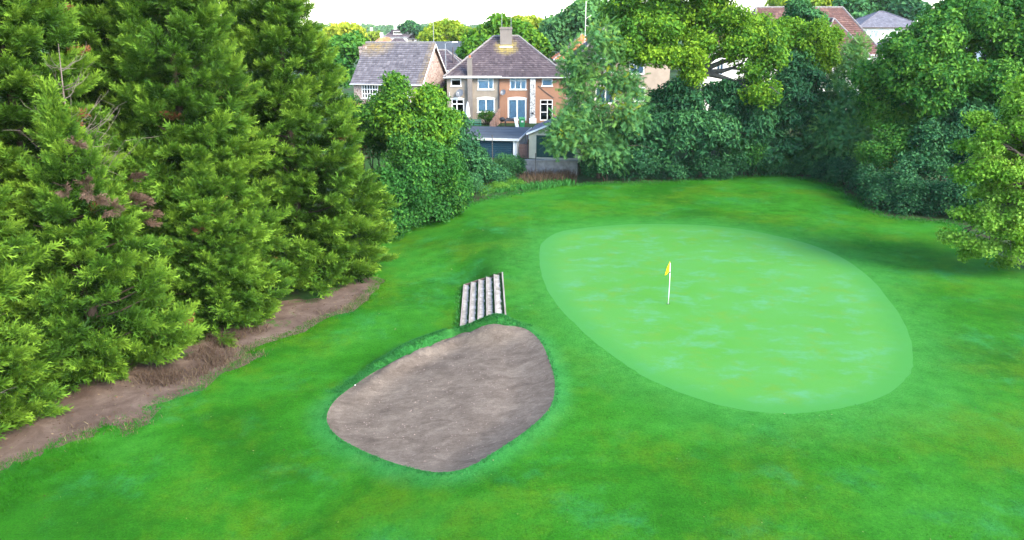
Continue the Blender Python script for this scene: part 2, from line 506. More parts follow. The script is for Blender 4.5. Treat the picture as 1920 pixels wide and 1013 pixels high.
    M['pipe'] = mat_plain('black_pipe', (0.06, 0.045, 0.05), 0.5, 0.4)
    M['bin'] = mat_plain('green_bin_plastic', (0.04, 0.28, 0.10), 0.45, 0.4, 0, 0.08)
    M['bench'] = mat_plain('green_bench_paint', (0.02, 0.14, 0.09), 0.5, 0.3)
    M['felt'] = mat_plain('grey_roof_felt', (0.060, 0.072, 0.086), 0.85, 0.2, 0, 0.18, 0.8)
    M['door_blue'] = mat_plain('dark_blue_door', (0.018, 0.055, 0.085), 0.4, 0.4, 0, 0.12, 2)
    M['door_green'] = mat_plain('dark_green_door', (0.010, 0.060, 0.055), 0.5, 0.3, 0, 0.12, 2)
    M['fascia'] = mat_plain('pale_fascia', (0.50, 0.52, 0.55), 0.6, 0.3, 0, 0.08)
    M['cream'] = mat_plain('cream_render', (0.50, 0.47, 0.37), 0.85, 0.2, 0, 0.1, 2)
    M['concrete'] = mat_plain('stained_concrete', (0.24, 0.23, 0.225), 0.9, 0.2, 0, 0.3, 2.0)
    M['brown_wood'] = mat_plain('brown_boards', (0.150, 0.095, 0.085), 0.85, 0.2, 0, 0.25, 3)
    M['fence_wood'] = mat_plain('fence_boards', (0.26, 0.16, 0.125), 0.85, 0.2, 0, 0.25, 3)
    M['curtain'] = mat_plain('net_curtain', (0.80, 0.84, 0.87), 0.9, 0.1, 0, 0.12, 9)
    M['dark_room'] = mat_plain('dark_room', (0.05, 0.05, 0.055), 0.9, 0.1)
    k = NT('window_glass')
    gl = k.n('ShaderNodeBsdfGlossy'); gl.inputs['Roughness'].default_value = 0.03; gl.inputs[0].default_value = (0.9, 0.95, 1, 1)
    tp = k.n('ShaderNodeBsdfTransparent'); tp.inputs[0].default_value = (0.80, 0.88, 0.92, 1)
    ms = k.n('ShaderNodeMixShader'); lw = k.n('ShaderNodeFresnel'); lw.inputs[0].default_value = 1.5
    k.t.links.new(lw.outputs[0], ms.inputs[0]); k.t.links.new(tp.outputs[0], ms.inputs[1]); k.t.links.new(gl.outputs[0], ms.inputs[2])
    M['glass'] = k.done(ms.outputs[0])
    # pebbledash walls
    def dash(name, c, patch=None, amt=0.12):
        k = NT(name); p = k.obj()
        a = k.noise(p, 0.9, 6, 0.65)
        col = k.ramp(a, [(0.3, tuple(x * (1 - amt * 1.6) for x in c)), (0.7, tuple(x * (1 + amt) for x in c))])
        st = k.noise(k.scaled(p, (3.0, 3.0, 0.25)), 1.0, 4, 0.7)
        col = k.mix(k.math('MULTIPLY', k.step(st, 0.56, 0.72), 0.35), col, tuple(x * 0.62 for x in c))
        s = k.noise(p, 30, 2, 0.6)
        col = k.mix(k.math('MULTIPLY', k.step(s, 0.5, 0.7), 0.25), col, tuple(min(1, x * 1.35) for x in c))
        if patch:
            pn = k.noise(p, 6.0, 4, 0.7)
            col = k.mix(k.step(pn, 0.50, 0.58), col, patch)
        return k.done(k.bsdf(col, 0.9, 0.15, normal=k.bump(s, 0.4, 0.02)))
    M['dash_grey'] = dash('grey_pebbledash', (0.265, 0.228, 0.188))
    M['dash_orange'] = dash('orange_render', (0.315, 0.170, 0.112), None, 0.08)
    M['dash_pink'] = dash('pink_pebbledash', (0.36, 0.29, 0.26), (0.16, 0.092, 0.08), 0.14)
    M['dash_white'] = dash('white_render', (0.72, 0.71, 0.69), None, 0.05)
    M['dash_beige'] = dash('beige_render', (0.36, 0.30, 0.25), None, 0.1)
    M['stack'] = dash('chimney_render', (0.19, 0.168, 0.155))
    M['pebbles'] = dash('pebble_strip', (0.50, 0.50, 0.50), (0.20, 0.20, 0.21), 0.1)
    # roof tiles: each tile has its own tone
    def tiles(name, a, b, c, lichen=None, rows=None):
        k = NT(name); p = k.obj()
        t = k.attr('tone')
        col = k.ramp(t, [(0.0, a), (0.55, b), (1.0, c)])
        n1 = k.noise(p, 0.7, 5, 0.6)
        col = k.mix(k.math('MULTIPLY', k.step(n1, 0.5, 0.7), 0.45), col, tuple(x * 0.6 for x in a))
        li = k.noise(p, 5.5, 4, 0.8)
        col = k.mix(k.math('MULTIPLY', k.step(li, 0.62, 0.70), 0.8), col, (0.42, 0.40, 0.40))
        if lichen:
            at = k.attr('lichen')
            m = k.math('MULTIPLY', at, k.step(k.noise(p, 2.2, 5, 0.75), 0.33, 0.62))
            col = k.mix(m, col, lichen)
        return k.done(k.bsdf(col, 0.8, 0.25))
    M['tile_grey'] = tiles('grey_concrete_tiles', (0.068, 0.064, 0.078), (0.118, 0.110, 0.126), (0.180, 0.168, 0.184), (0.25, 0.175, 0.05))
    M['tile_purple'] = tiles('purple_brown_tiles', (0.046, 0.036, 0.044), (0.074, 0.058, 0.068), (0.120, 0.098, 0.104), (0.26, 0.205, 0.06))
    M['tile_brown'] = tiles('red_brown_tiles', (0.072, 0.036, 0.033), (0.108, 0.056, 0.050), (0.165, 0.092, 0.072), (0.36, 0.30, 0.22))
    M['tile_orange'] = tiles('orange_tiles', (0.42, 0.12, 0.05), (0.55, 0.18, 0.08), (0.62, 0.25, 0.13))
    M['tile_slate'] = tiles('slate_grey_tiles', (0.095, 0.095, 0.120), (0.125, 0.125, 0.155), (0.165, 0.165, 0.200))
    M['ridge_white'] = mat_plain('mortar_grey', (0.20, 0.185, 0.185), 0.9, 0.1, 0, 0.3, 5)
    # timber steps
    k = NT('weathered_sleeper'); p = k.obj()
    a = k.noise(k.scaled(p, (6, 0.7, 6)), 1.5, 5, 0.7)
    col = k.ramp(a, [(0.3, (0.15, 0.134, 0.118)), (0.7, (0.31, 0.285, 0.262))])
    M['sleeper'] = k.done(k.bsdf(col, 0.9, 0.15, normal=k.bump(a, 0.5, 0.02)))
    k = NT('worn_tread'); p = k.obj()
    a = k.noise(p, 2.2, 6, 0.75)
    col = k.ramp(a, [(0.28, (0.035, 0.080, 0.030)), (0.42, (0.22, 0.20, 0.175)), (0.60, (0.36, 0.34, 0.32))])
    M['tread'] = k.done(k.bsdf(col, 0.95, 0.1))
make_materials()
build_terrain()
# ------------------------------------------------------------------ foliage
def unit(v):
    return v / (np.linalg.norm(v, axis=-1, keepdims=True) + 1e-12)

def frames(Z, roll):
    """Rotation matrices whose third column is each row of Z, spun by roll."""
    Z = unit(Z)
    up = np.where(np.abs(Z[:, 2:3]) > 0.95, np.array([[1.0, 0, 0]]), np.array([[0, 0, 1.0]]))
    X = unit(np.cross(up, Z)); Y = np.cross(Z, X)
    c, s = np.cos(roll)[:, None], np.sin(roll)[:, None]
    return np.stack([X * c + Y * s, -X * s + Y * c, Z], -1)

def scatter(tmpls, which, pos, rot, scl, tone):
    """Copies of template arrays (V, F, t) at every position -> V, F, tone of one mesh."""
    Vs, Fs, Ts, off = [], [], [], 0
    for i, (tv, tf, tt) in enumerate(tmpls):
        s = which == i
        n = int(s.sum())
        if not n: continue
        v = np.einsum('nij,kj->nki', rot[s], tv) * scl[s][:, None, None] + pos[s][:, None, :]
        t = np.where(tone[s][:, None] > 1.5, tone[s][:, None], np.clip(tone[s][:, None] + tt[None, :], 0, 1.0))
        f = tf[None] + (off + np.arange(n) * len(tv))[:, None, None]
        Vs.append(v.reshape(-1, 3)); Fs.append(f.reshape(-1, 3)); Ts.append(t.ravel())
        off += n * len(tv)
    return np.concatenate(Vs), np.concatenate(Fs), np.concatenate(Ts)

# --- cypress boughs: a shoot set with fans of feathery sprays
def frond(rng, L):
    """One flat feathery spray along +Z."""
    V, F = [], []
    n = 5
    for i in range(n):
        s = L * (0.08 + 0.80 * i / n)
        w = L * (0.42 - 0.24 * i / n) * rng.uniform(0.8, 1.2)
        sd = 1 if i % 2 else -1
        b = len(V)
        V += [(0, 0, s), (0, 0, s + L * 0.13), (sd * w * 0.62, rng.normal(0, 0.03), s + w * 0.95)]
        F.append((b, b + 1, b + 2))
    b = len(V)
    V += [(-L * 0.05, 0, L * 0.5), (L * 0.05, 0, L * 0.5), (0, 0, L)]
    F.append((b, b + 1, b + 2))
    return np.array(V), np.array(F)

def make_bough(rng, tufts=14, per=6, fl=0.45):
    """A bough about one unit long pointing along +Z, +Y its upper side."""
    V, F, T, off = [], [], [], 0
    for i in range(tufts):
        t = 0.16 + 0.84 * i / (tufts - 1)
        az = (0 if i % 2 else math.pi) + rng.normal(0, 0.55)
        c = np.array([0, 0.10 * t * t, t * 0.78])
        side = np.array([math.cos(az), 0.55 * math.sin(az), 0])
        d = unit(np.array([0, 0.22, 1.0]) * (0.45 + 0.75 * t) + side * (1.05 - 0.75 * t) + np.array([0, 0.25, 0]))
        c = c + side * 0.05
        fan = rng.normal(0, 1, (per, 3)) * np.array([1.15, 0.6, 1])
        for j in range(per):
            dj = unit(d + 0.42 * fan[j])
            fv, ff = frond(rng, fl * rng.uniform(0.65, 1.15) * (1.05 - 0.3 * t))
            R3 = frames(dj[None], np.array([rng.uniform(0, 6.28)]))[0]
            v = fv @ R3.T + c + dj * 0.02
            V.append(v); F.append(ff + off); off += len(v)
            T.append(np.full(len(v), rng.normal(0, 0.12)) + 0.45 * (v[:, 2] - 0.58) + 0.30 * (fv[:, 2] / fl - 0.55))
    return np.concatenate(V), np.concatenate(F), np.concatenate(T)

BOUGHS = [make_bough(np.random.default_rng(40 + i)) for i in range(5)]

def cypress_meshes(seed, h, rad, n, gap=None, lumps=0.16, power=0.62):
    """Crown mesh and trunk mesh of one cypress, base at the origin."""
    rng = np.random.default_rng(seed)
    u = rng.uniform(0, 1, n) ** 1.25 * 0.985
    az = (np.arange(n) * 2.39996 + rng.normal(0, 0.35, n)) % (2 * np.pi)
    prof = np.minimum(1.0, 0.80 + u / 0.2 * 0.20) * (1 - u) ** power
    ph = rng.uniform(0, 6.28, 6)
    lump = 1 + lumps * (np.sin(3 * az + 5 * u + ph[0]) + np.sin(5 * az - 9 * u + ph[1]) + 0.8 * np.sin(2 * az + 17 * u + ph[2])) / 1.6
    r = rad * prof * lump * rng.uniform(0.82, 1.10, n)
    L = rng.uniform(1.1, 1.85, n) * (0.72 + 0.5 * (1 - u)) * min(1.0, 0.5 + h / 25)
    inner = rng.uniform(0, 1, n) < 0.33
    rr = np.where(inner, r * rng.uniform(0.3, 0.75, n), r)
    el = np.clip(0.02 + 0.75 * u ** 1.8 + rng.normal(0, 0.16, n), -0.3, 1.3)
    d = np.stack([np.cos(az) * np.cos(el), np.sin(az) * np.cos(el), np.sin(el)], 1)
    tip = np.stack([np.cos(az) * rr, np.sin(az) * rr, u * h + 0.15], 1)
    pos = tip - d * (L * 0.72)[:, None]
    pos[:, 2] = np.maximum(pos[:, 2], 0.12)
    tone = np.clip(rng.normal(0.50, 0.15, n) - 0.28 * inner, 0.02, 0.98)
    tone = np.where(rng.uniform(0, 1, n) < 0.012, 2.0, tone)
    keep = np.ones(n, bool)
    if gap is not None:
        for (a0, a1, z0, z1) in gap:
            ca = np.abs((az - (a0 + a1) / 2 + np.pi) % (2 * np.pi) - np.pi) < (a1 - a0) / 2
            keep &= ~(ca & (tip[:, 2] > z0) & (tip[:, 2] < z1) & ~inner)
    # a crown tip
    m = 10
    tp = np.stack([rng.normal(0, 0.12, m), rng.normal(0, 0.12, m), h - rng.uniform(0.2, 1.6, m)], 1)
    td = np.stack([rng.normal(0, 0.25, m), rng.normal(0, 0.25, m), np.ones(m)], 1)
    P = np.concatenate([pos[keep], tp]); D = np.concatenate([d[keep], td])
    S = np.concatenate([L[keep], rng.uniform(0.9, 1.4, m)]); T = np.concatenate([tone[keep], rng.uniform(0.45, 0.7, m)])
    rot = frames(D, rng.normal(0, 0.28, len(P)))
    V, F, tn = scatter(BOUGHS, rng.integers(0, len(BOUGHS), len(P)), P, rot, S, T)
    V[:, 2] = np.maximum(V[:, 2], 0.02)
    crown = raw_mesh('cypress_crown', V, F, {'tone': tn})
    mb = MB()
    mb.tube([(0, 0, -0.3), (0.05, 0.03, h * 0.35), (0, 0.05, h * 0.7), (0, 0, h * 0.97)], [0.28, 0.2, 0.11, 0.02], 8)
    for k in range(40):
        z = rng.uniform(0.06, 0.9) * h; a = rng.uniform(0, 6.28); q = rad * (1 - z / h) ** 0.62 * 0.75
        mb.tube([(0, 0, z), (math.cos(a) * q * .5, math.sin(a) * q * .5, z + q * .1), (math.cos(a) * q, math.sin(a) * q, z + q * 0.3)], [0.05, 0.035, 0.012], 4, False)
    return crown, mb.mesh('cypress_trunk', True)

# --- broad-leaved clusters
def leaf_cluster(rng, n, size, aspect=0.6, flat=0.75, droop=0.0, up=0.8):
    """n folded leaves in a ball of radius one, +Z outward."""
    p = unit(rng.normal(0, 1, (n, 3))) * (rng.uniform(0.15, 1, n) ** 0.5)[:, None]
    p[:, 2] *= flat
    nrm = unit(p * 0.6 + rng.normal(0, 0.55, (n, 3)) + np.array([0, 0, up]))
    dirs = unit(np.cross(nrm, rng.normal(0, 1, (n, 3))) + p * 0.5 + np.array([0, 0, -droop]))
    side = unit(np.cross(nrm, dirs)); nrm = np.cross(dirs, side)
    s = size * rng.uniform(0.65, 1.3, n)[:, None]
    a = p - dirs * s * 0.5; c = p + dirs * s * 0.5
    b = p + side * s * aspect * 0.5 + nrm * s * 0.12; e = p - side * s * aspect * 0.5 + nrm * s * 0.12
    V = np.stack([a, b, c, e], 1).reshape(-1, 3)
    i = np.arange(n)[:, None] * 4
    F = np.concatenate([i + np.array([[0, 1, 2]]), i + np.array([[0, 2, 3]])], 0)
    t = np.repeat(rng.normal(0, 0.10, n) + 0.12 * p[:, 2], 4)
    return V, F, t

def pinnate_cluster(rng, n, size):
    """Feathery compound leaves drooping from a shoot."""
    V, F, T, off = [], [], [], 0
    for _ in range(n):
        p = unit(rng.normal(0, 1, 3)) * rng.uniform(0.1, 1.0) ** 0.5
        d = unit(p + rng.normal(0, 0.5, 3) + np.array([0, 0, -0.35]))
        sd = unit(np.cross(d, np.array([0.1, 0.2, 1.0])))
        L = size * rng.uniform(0.8, 1.5)
        tn = rng.normal(0, 0.1)
        for i in range(5):
            for s in (-1, 1):
                b = p + d * L * (0.2 + 0.2 * i)
                w = L * 0.34
                V += [b, b + d * L * 0.16, b + sd * s * w + d * L * 0.10 + np.array([0, 0, -0.05 * L])]
                F.append((off, off + 1, off + 2)); off += 3
                T += [tn] * 3
    return np.array(V), np.array(F), np.array(T)

def kinds_of_cluster():
    K = {}
    mk = lambda base, f: [f(np.random.default_rng(base + i)) for i in range(4)]
    K['oak'] = mk(100, lambda r: leaf_cluster(r, 58, 0.345, 0.62, 0.72))
    K['broad'] = mk(110, lambda r: leaf_cluster(r, 52, 0.37, 0.6, 0.75))
    K['fine'] = mk(120, lambda r: leaf_cluster(r, 58, 0.29, 0.6, 0.75))
    K['tier'] = mk(130, lambda r: leaf_cluster(r, 56, 0.40, 0.42, 0.30, 0.35, 1.2))
    K['lime'] = mk(140, lambda r: leaf_cluster(r, 46, 0.33, 0.66, 0.55, 0.45, 1.0))
    K['feather'] = mk(150, lambda r: pinnate_cluster(r, 16, 0.40))
    K['mass'] = mk(170, lambda r: leaf_cluster(r, 12, 0.8, 0.7, 0.75))
    K['coarse'] = mk(160, lambda r: leaf_cluster(r, 26, 0.55, 0.65, 0.75))
    return K
CL = kinds_of_cluster()

def crown_mesh(seed, lobes, kind, rc, dens, tone=(0.5, 0.15), dead=0.0, inner=0.22, zmin=0.05, up=0.0, billows=6):
    """Leaf clumps over and inside lobes (x, y, z, rx, ry, rz[, tone shift]) -> mesh."""
    rng = np.random.default_rng(seed)
    P, D, T = [], [], []
    parents = lobes; lobes = []
    for l in parents:                                        # each lobe breaks into a core and smaller billows
        c = np.array(l[:3]); r = np.maximum(np.array(l[3:6]) - 0.22 * rc, 0.6 * np.array(l[3:6])); sh = l[6] if len(l) > 6 else 0.0
        lobes.append((*c, *(r * 0.72), sh - 0.05))
        for q in range(billows):
            d = unit(rng.normal(0, 1, 3) + np.array([0, -0.25, 0.25])); f = rng.uniform(0.30, 0.56) if billows < 10 else rng.uniform(0.2, 0.4)
            lobes.append((*(c + d * r * (1.02 - f * rng.uniform(0.55, 0.95))), *(r * f), sh + rng.normal(0.02, 0.07)))
    A = [np.array(l[:6], float) for l in lobes]
    for li, l in enumerate(lobes):
        c = A[li][:3]; r = A[li][3:6]
        sh = l[6] if len(l) > 6 else 0.0
        area = 4 * np.pi * (((r[0] * r[1]) ** 1.6 + (r[0] * r[2]) ** 1.6 + (r[1] * r[2]) ** 1.6) / 3) ** (1 / 1.6)
        n = max(6, int(area * dens))
        d = unit(rng.normal(0, 1, (n, 3)))
        d[:, 2] = np.where((d[:, 2] < -0.35) & (rng.uniform(0, 1, n) < 0.6), -d[:, 2], d[:, 2])
        ph = rng.uniform(0, 6.28, 4)
        bump = 1 + 0.13 * (np.sin(4 * d[:, 0] * 2 + ph[0]) + np.sin(5 * d[:, 2] * 2 + ph[1]) + np.sin(6 * d[:, 1] + ph[2]))
        k = rng.uniform(0.74, 1.10, n) * bump
        sprig = rng.uniform(0, 1, n) < 0.07
        k = np.where(sprig, k * rng.uniform(1.08, 1.28, n), k)
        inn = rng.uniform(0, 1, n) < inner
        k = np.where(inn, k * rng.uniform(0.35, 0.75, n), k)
        p = c + d * r * k[:, None]
        ok = p[:, 2] > zmin
        for lj in range(len(lobes)):
            if lj != li:
                q = np.sum(((p - A[lj][:3]) / (A[lj][3:6] * 0.72)) ** 2, 1)
                ok &= ~((q < 1) & (rng.uniform(0, 1, n) < 0.85))
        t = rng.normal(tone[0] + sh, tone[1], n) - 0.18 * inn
        P.append(p[ok]); D.append(unit(d / r * r.mean() + np.array([0, 0, 0.35 + up]))[ok]); T.append(np.clip(t, 0, 1)[ok])
    P = np.concatenate(P); D = np.concatenate(D); T = np.concatenate(T)
    n = len(P)
    T = np.where(rng.uniform(0, 1, n) < dead, 2.0, T)
    S = rc * rng.uniform(0.7, 1.3, n)
    rot = frames(D, rng.uniform(0, 6.28, n))
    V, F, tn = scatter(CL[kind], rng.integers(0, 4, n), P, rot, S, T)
    return raw_mesh('crown', V, F, {'tone': tn})

def limb_path(rng, a, b, wob=0.12, n=5):
    a = np.array(a, float); b = np.array(b, float)
    L = np.linalg.norm(b - a); pts = []
    for i in range(n + 1):
        t = i / n
        p = a + (b - a) * t
        p[2] += L * 0.10 * math.sin(math.pi * t)
        if 0 < i < n: p += rng.normal(0, wob * L / n, 3)
        pts.append(p)
    return pts

def plant(name, label, cat, base, lobes, kind, rc, dens, mat, seed, tone=(0.5, 0.15), trunk=0.0, dead=0.0,
          group=None, inner=0.22, bark='bark', fork=0.45, billows=8, up=0.0):
    """A tree or shrub: lobes in world metres, its Empty on the ground at base."""
    bx, by = base
    bz = zt(bx, by)
    rng = np.random.default_rng(seed + 999)
    root = empty(name, (bx, by, bz), 0, label, cat, group)
    loc = [(l[0] - bx, l[1] - by, l[2] - bz, *l[3:]) for l in lobes]
    me = crown_mesh(seed, loc, kind, rc, dens, tone, dead, inner, 0.08, up, billows)
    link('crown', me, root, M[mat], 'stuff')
    mb = MB()
    cx = np.mean([l[0] for l in loc]); cy = np.mean([l[1] for l in loc])
    top = max(l[2] for l in loc)
    if trunk > 0:
        zf = top * fork
        f = (cx * 0.45, cy * 0.45, zf)
        mb.tube([(0, 0, -0.3), (0.02, 0, 0.25), (f[0] * .5, f[1] * .5, zf * .55), f], [trunk * 1.35, trunk * 1.02, trunk * 0.9, trunk * 0.8], 9)
        for l in loc:
            pts = limb_path(rng, f, l[:3])
            mb.tube(pts, [trunk * 0.55 * (1 - 0.8 * i / 5) for i in range(6)], 6, False)
            for q in range(3):
                a = pts[3 + q // 2]
                e = np.array(l[:3]) + rng.normal(0, 0.55, 3) * np.array(l[3:6])
                mb.tube(limb_path(rng, a, e, 0.15, 3), [trunk * 0.2, trunk * 0.14, trunk * 0.09, trunk * 0.03], 5, False)
        mb.build('trunk', M[bark], root, smooth=True)
    else:
        for l in loc:
            for q in range(3):
                e = np.array(l[:3]) + rng.normal(0, 0.4, 3) * np.array(l[3:6])
                a0 = (l[0] * 0.92 + rng.normal(0, .2), l[1] * 0.92 + rng.normal(0, .2) + .3, -0.25)
                mb.tube(limb_path(rng, a0, e, 0.1, 3), [0.06, 0.045, 0.03, 0.012], 5, False)
        mb.build('stem', M['conifer_bark'], root, smooth=True, kind='stuff')
    return root

# ------------------------------------------------------------------ the conifer row
CYP = [cypress_meshes(11, 18.2, 4.9, 880, power=0.74), cypress_meshes(12, 19.0, 4.5, 880, power=0.52), cypress_meshes(13, 8.0, 2.9, 360)]

def conifer(i, x, y, rz, sx, sz, label, group='cypress trees along the left of the fairway'):
    root = empty('cypress_tree', (x, y, zt(x, y) - 0.05), rz, label, 'tree', group)
    root.scale = (sx, sx, sz)
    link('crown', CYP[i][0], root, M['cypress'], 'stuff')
    link('trunk', CYP[i][1], root, M['conifer_bark'])
    return root
# ------------------------------------------------------------------ building kit (local axes: x along the front, -y towards the viewer)
def wall_with_holes(x0, x1, z0, z1, y0, y1, holes):
    """A wall slab between y0 and y1 with rectangular openings (hx0, hx1, hz0, hz1)."""
    mb = MB()
    xs = sorted({x0, x1, *[h[0] for h in holes], *[h[1] for h in holes]})
    zs = sorted({z0, z1, *[h[2] for h in holes], *[h[3] for h in holes]})
    xs = [x for x in xs if x0 <= x <= x1]; zs = [z for z in zs if z0 <= z <= z1]
    def hole(i, j):
        cx, cz = (xs[i] + xs[i + 1]) / 2, (zs[j] + zs[j + 1]) / 2
        return any(h[0] < cx < h[1] and h[2] < cz < h[3] for h in holes)
    for i in range(len(xs) - 1):
        for j in range(len(zs) - 1):
            if hole(i, j): continue
            a, b, c, d = xs[i], xs[i + 1], zs[j], zs[j + 1]
            mb.quad((a, y0, c), (b, y0, c), (b, y0, d), (a, y0, d))
            mb.quad((b, y1, c), (a, y1, c), (a, y1, d), (b, y1, d))
            if i == 0 or hole(i - 1, j): mb.quad((a, y1, c), (a, y0, c), (a, y0, d), (a, y1, d))
            if i == len(xs) - 2 or hole(i + 1, j): mb.quad((b, y0, c), (b, y1, c), (b, y1, d), (b, y0, d))
            if j == 0 or hole(i, j - 1): mb.quad((a, y1, c), (b, y1, c), (b, y0, c), (a, y0, c))
            if j == len(zs) - 2 or hole(i, j + 1): mb.quad((a, y0, d), (b, y0, d), (b, y1, d), (a, y1, d))
    return mb

def window(parent, x, y, z, w, h, panes, rz=0.0, curtain=True, bar=0.07, sill=True, name='window', fmat='white'):
    """Frame mesh at its lower left corner; panes = (u0, u1, v0, v1) fractions; every pane a child."""
    mb = MB()
    us = sorted({0.0, 1.0, *[p[0] for p in panes], *[p[1] for p in panes]})
    b = bar
    mb.box(0, b, -0.05, 0.07, 0, h).box(w - b, w, -0.05, 0.07, 0, h)
    mb.box(b, w - b, -0.05, 0.07, 0, b).box(b, w - b, -0.05, 0.07, h - b, h)
    cuts = set()
    for (u0, u1, v0, v1) in panes:
        if u1 < 0.999: cuts.add(('x', round(u1, 4), round(v0, 4), round(v1, 4)))
        if v1 < 0.999: cuts.add(('z', round(v1, 4), round(u0, 4), round(u1, 4)))
    q = b * 0.45
    for (ax, c, s, e) in sorted(cuts):
        if ax == 'x': mb.box(c * w - q, c * w + q, -0.046, 0.066, max(s * h, b) + 0.001, min(e * h, h - b) - 0.001)
        else: mb.box(max(s * w, b) + 0.002, min(e * w, w - b) - 0.002, -0.042, 0.062, c * h - q, c * h + q)
    if sill: mb.box(-0.06, w + 0.06, -0.14, -0.051, -0.05, 0.035)
    f = mb.build(name, M[fmat], parent)
    f.location = (x, y, z); f.rotation_euler = (0, 0, rz)
    for (u0, u1, v0, v1) in panes:
        p = MB().box(max(u0 * w, b), min(u1 * w, w - b), 0.005, 0.015, max(v0 * h, b), min(v1 * h, h - b)).build('pane', M['glass'], f)
    if curtain:
        c = MB(); n = 26
        for i in range(n):
            x0 = b + (w - 2 * b) * i / n; x1 = b + (w - 2 * b) * (i + 1) / n
            ya = 0.045 + 0.03 * (i % 2); yb = 0.045 + 0.03 * ((i + 1) % 2)
            c.quad((x0, ya, b * .5), (x1, yb, b * .5), (x1, yb, h - b * .5), (x0, ya, h - b * .5))
        c.build('curtain', M['curtain'], f)
    return f

def tile_plane(A, B, C, D, tw, rows, seed, lift=0.045, lichen=None):
    """Courses of tiles over the quad A (left eave) B (right eave) C (right ridge) D (left ridge): V, F, tone, lichen."""
    rng = np.random.default_rng(seed)
    A, B, C, D = (np.array(p, float) for p in (A, B, C, D))
    nrm = unit(np.cross(B - A, D - A)) if np.linalg.norm(D - A) > 1e-6 else unit(np.cross(B - A, C - A))
    if nrm[2] < 0: nrm = -nrm
    ax = unit(B - A)
    V, F, T, Li = [], [], [], []
    for r in range(rows):
        t0, t1 = r / rows, (r + 1) / rows
        l0, r0 = A + (D - A) * t0, B + (C - B) * t0
        l1, r1 = A + (D - A) * t1, B + (C - B) * t1
        n = max(1, int(round(np.linalg.norm(r0 - l0) / tw)))
        for i in range(n):
            s0, s1 = i / n, (i + 1) / n
            g = 0.03 / n * (n > 1)
            h = lift * rng.uniform(0.8, 1.35)
            a = l0 + (r0 - l0) * (s0 + g); b = l0 + (r0 - l0) * (s1 - g)
            c = l1 + (r1 - l1) * (s1 - g); d = l1 + (r1 - l1) * (s0 + g)
            k = len(V)
            V += [a + nrm * h, b + nrm * h, c + nrm * h * 0.25, d + nrm * h * 0.25, a - nrm * 0.01, b - nrm * 0.01]
            F += [(k, k + 1, k + 2), (k, k + 2, k + 3), (k + 4, k + 5, k + 1), (k + 4, k + 1, k)]
            tn = np.clip(rng.normal(0.5, 0.2), 0, 1)
            T += [tn] * 6
            li = lichen((a + b + c + d) / 4) if lichen else 0.0
            Li += [li] * 6
    return np.array(V), np.array(F), np.array(T), np.array(Li)

def roof_part(parent, planes, mat, tw, rows, seed, deck, lichen=None, thick=0.12, name='roof'):
    """A roof deck with its tile courses as a child; planes are quads A, B, C, D."""
    mb = MB()
    for (A, B, C, D) in planes:
        dn = Vector((0, 0, -thick))
        pts = [Vector(p) for p in (A, B, C, D)]
        if (pts[2] - pts[3]).length < 1e-4: pts = pts[:3]
        n = len(mb.v); m = len(pts)
        lo = [p + Vector((0, 0, -0.03)) + dn for p in pts]; hi = [p + Vector((0, 0, -0.03)) for p in pts]
        mb.v += [tuple(p) for p in lo + hi]
        mb.f.append(tuple(n + i for i in range(m))[::-1]); mb.f.append(tuple(n + m + i for i in range(m)))
        for i in range(m): mb.f.append((n + i, n + (i + 1) % m, n + m + (i + 1) % m, n + m + i))
    o = mb.build(name, M[deck], parent)
    Vs, Fs, Ts, Ls, off = [], [], [], [], 0
    for q, pl in enumerate(planes):
        v, f, t, l = tile_plane(*pl, tw, rows, seed + q, lichen=lichen)
        Vs.append(v); Fs.append(f + off); Ts.append(t); Ls.append(l); off += len(v)
    me = raw_mesh('roof_tiles', np.concatenate(Vs), np.concatenate(Fs), {'tone': np.concatenate(Ts), 'lichen': np.concatenate(Ls)})
    link('roof_tiles', me, o, M[mat], 'stuff')
    return o

def ridge_line(parent, pts, mat, seed=1, r=0.11, name='ridge_tiles', step=0.34):
    """Half-round ridge tiles laid along pts."""
    rng = random.Random(seed); mb = MB()
    for a, b in zip(pts[:-1], pts[1:]):
        a, b = Vector(a), Vector(b); n = max(1, int((b - a).length / step))
        for i in range(n):
            p, q = a.lerp(b, (i + 0.02) / n), a.lerp(b, (i + 0.98) / n)
            dz = Vector((0, 0, rng.uniform(-0.012, 0.02)))
            mb.tube([p + dz, q + dz], [r * 1.05, r * 0.95], 6)
    return mb.build(name, M[mat], parent, kind='stuff')

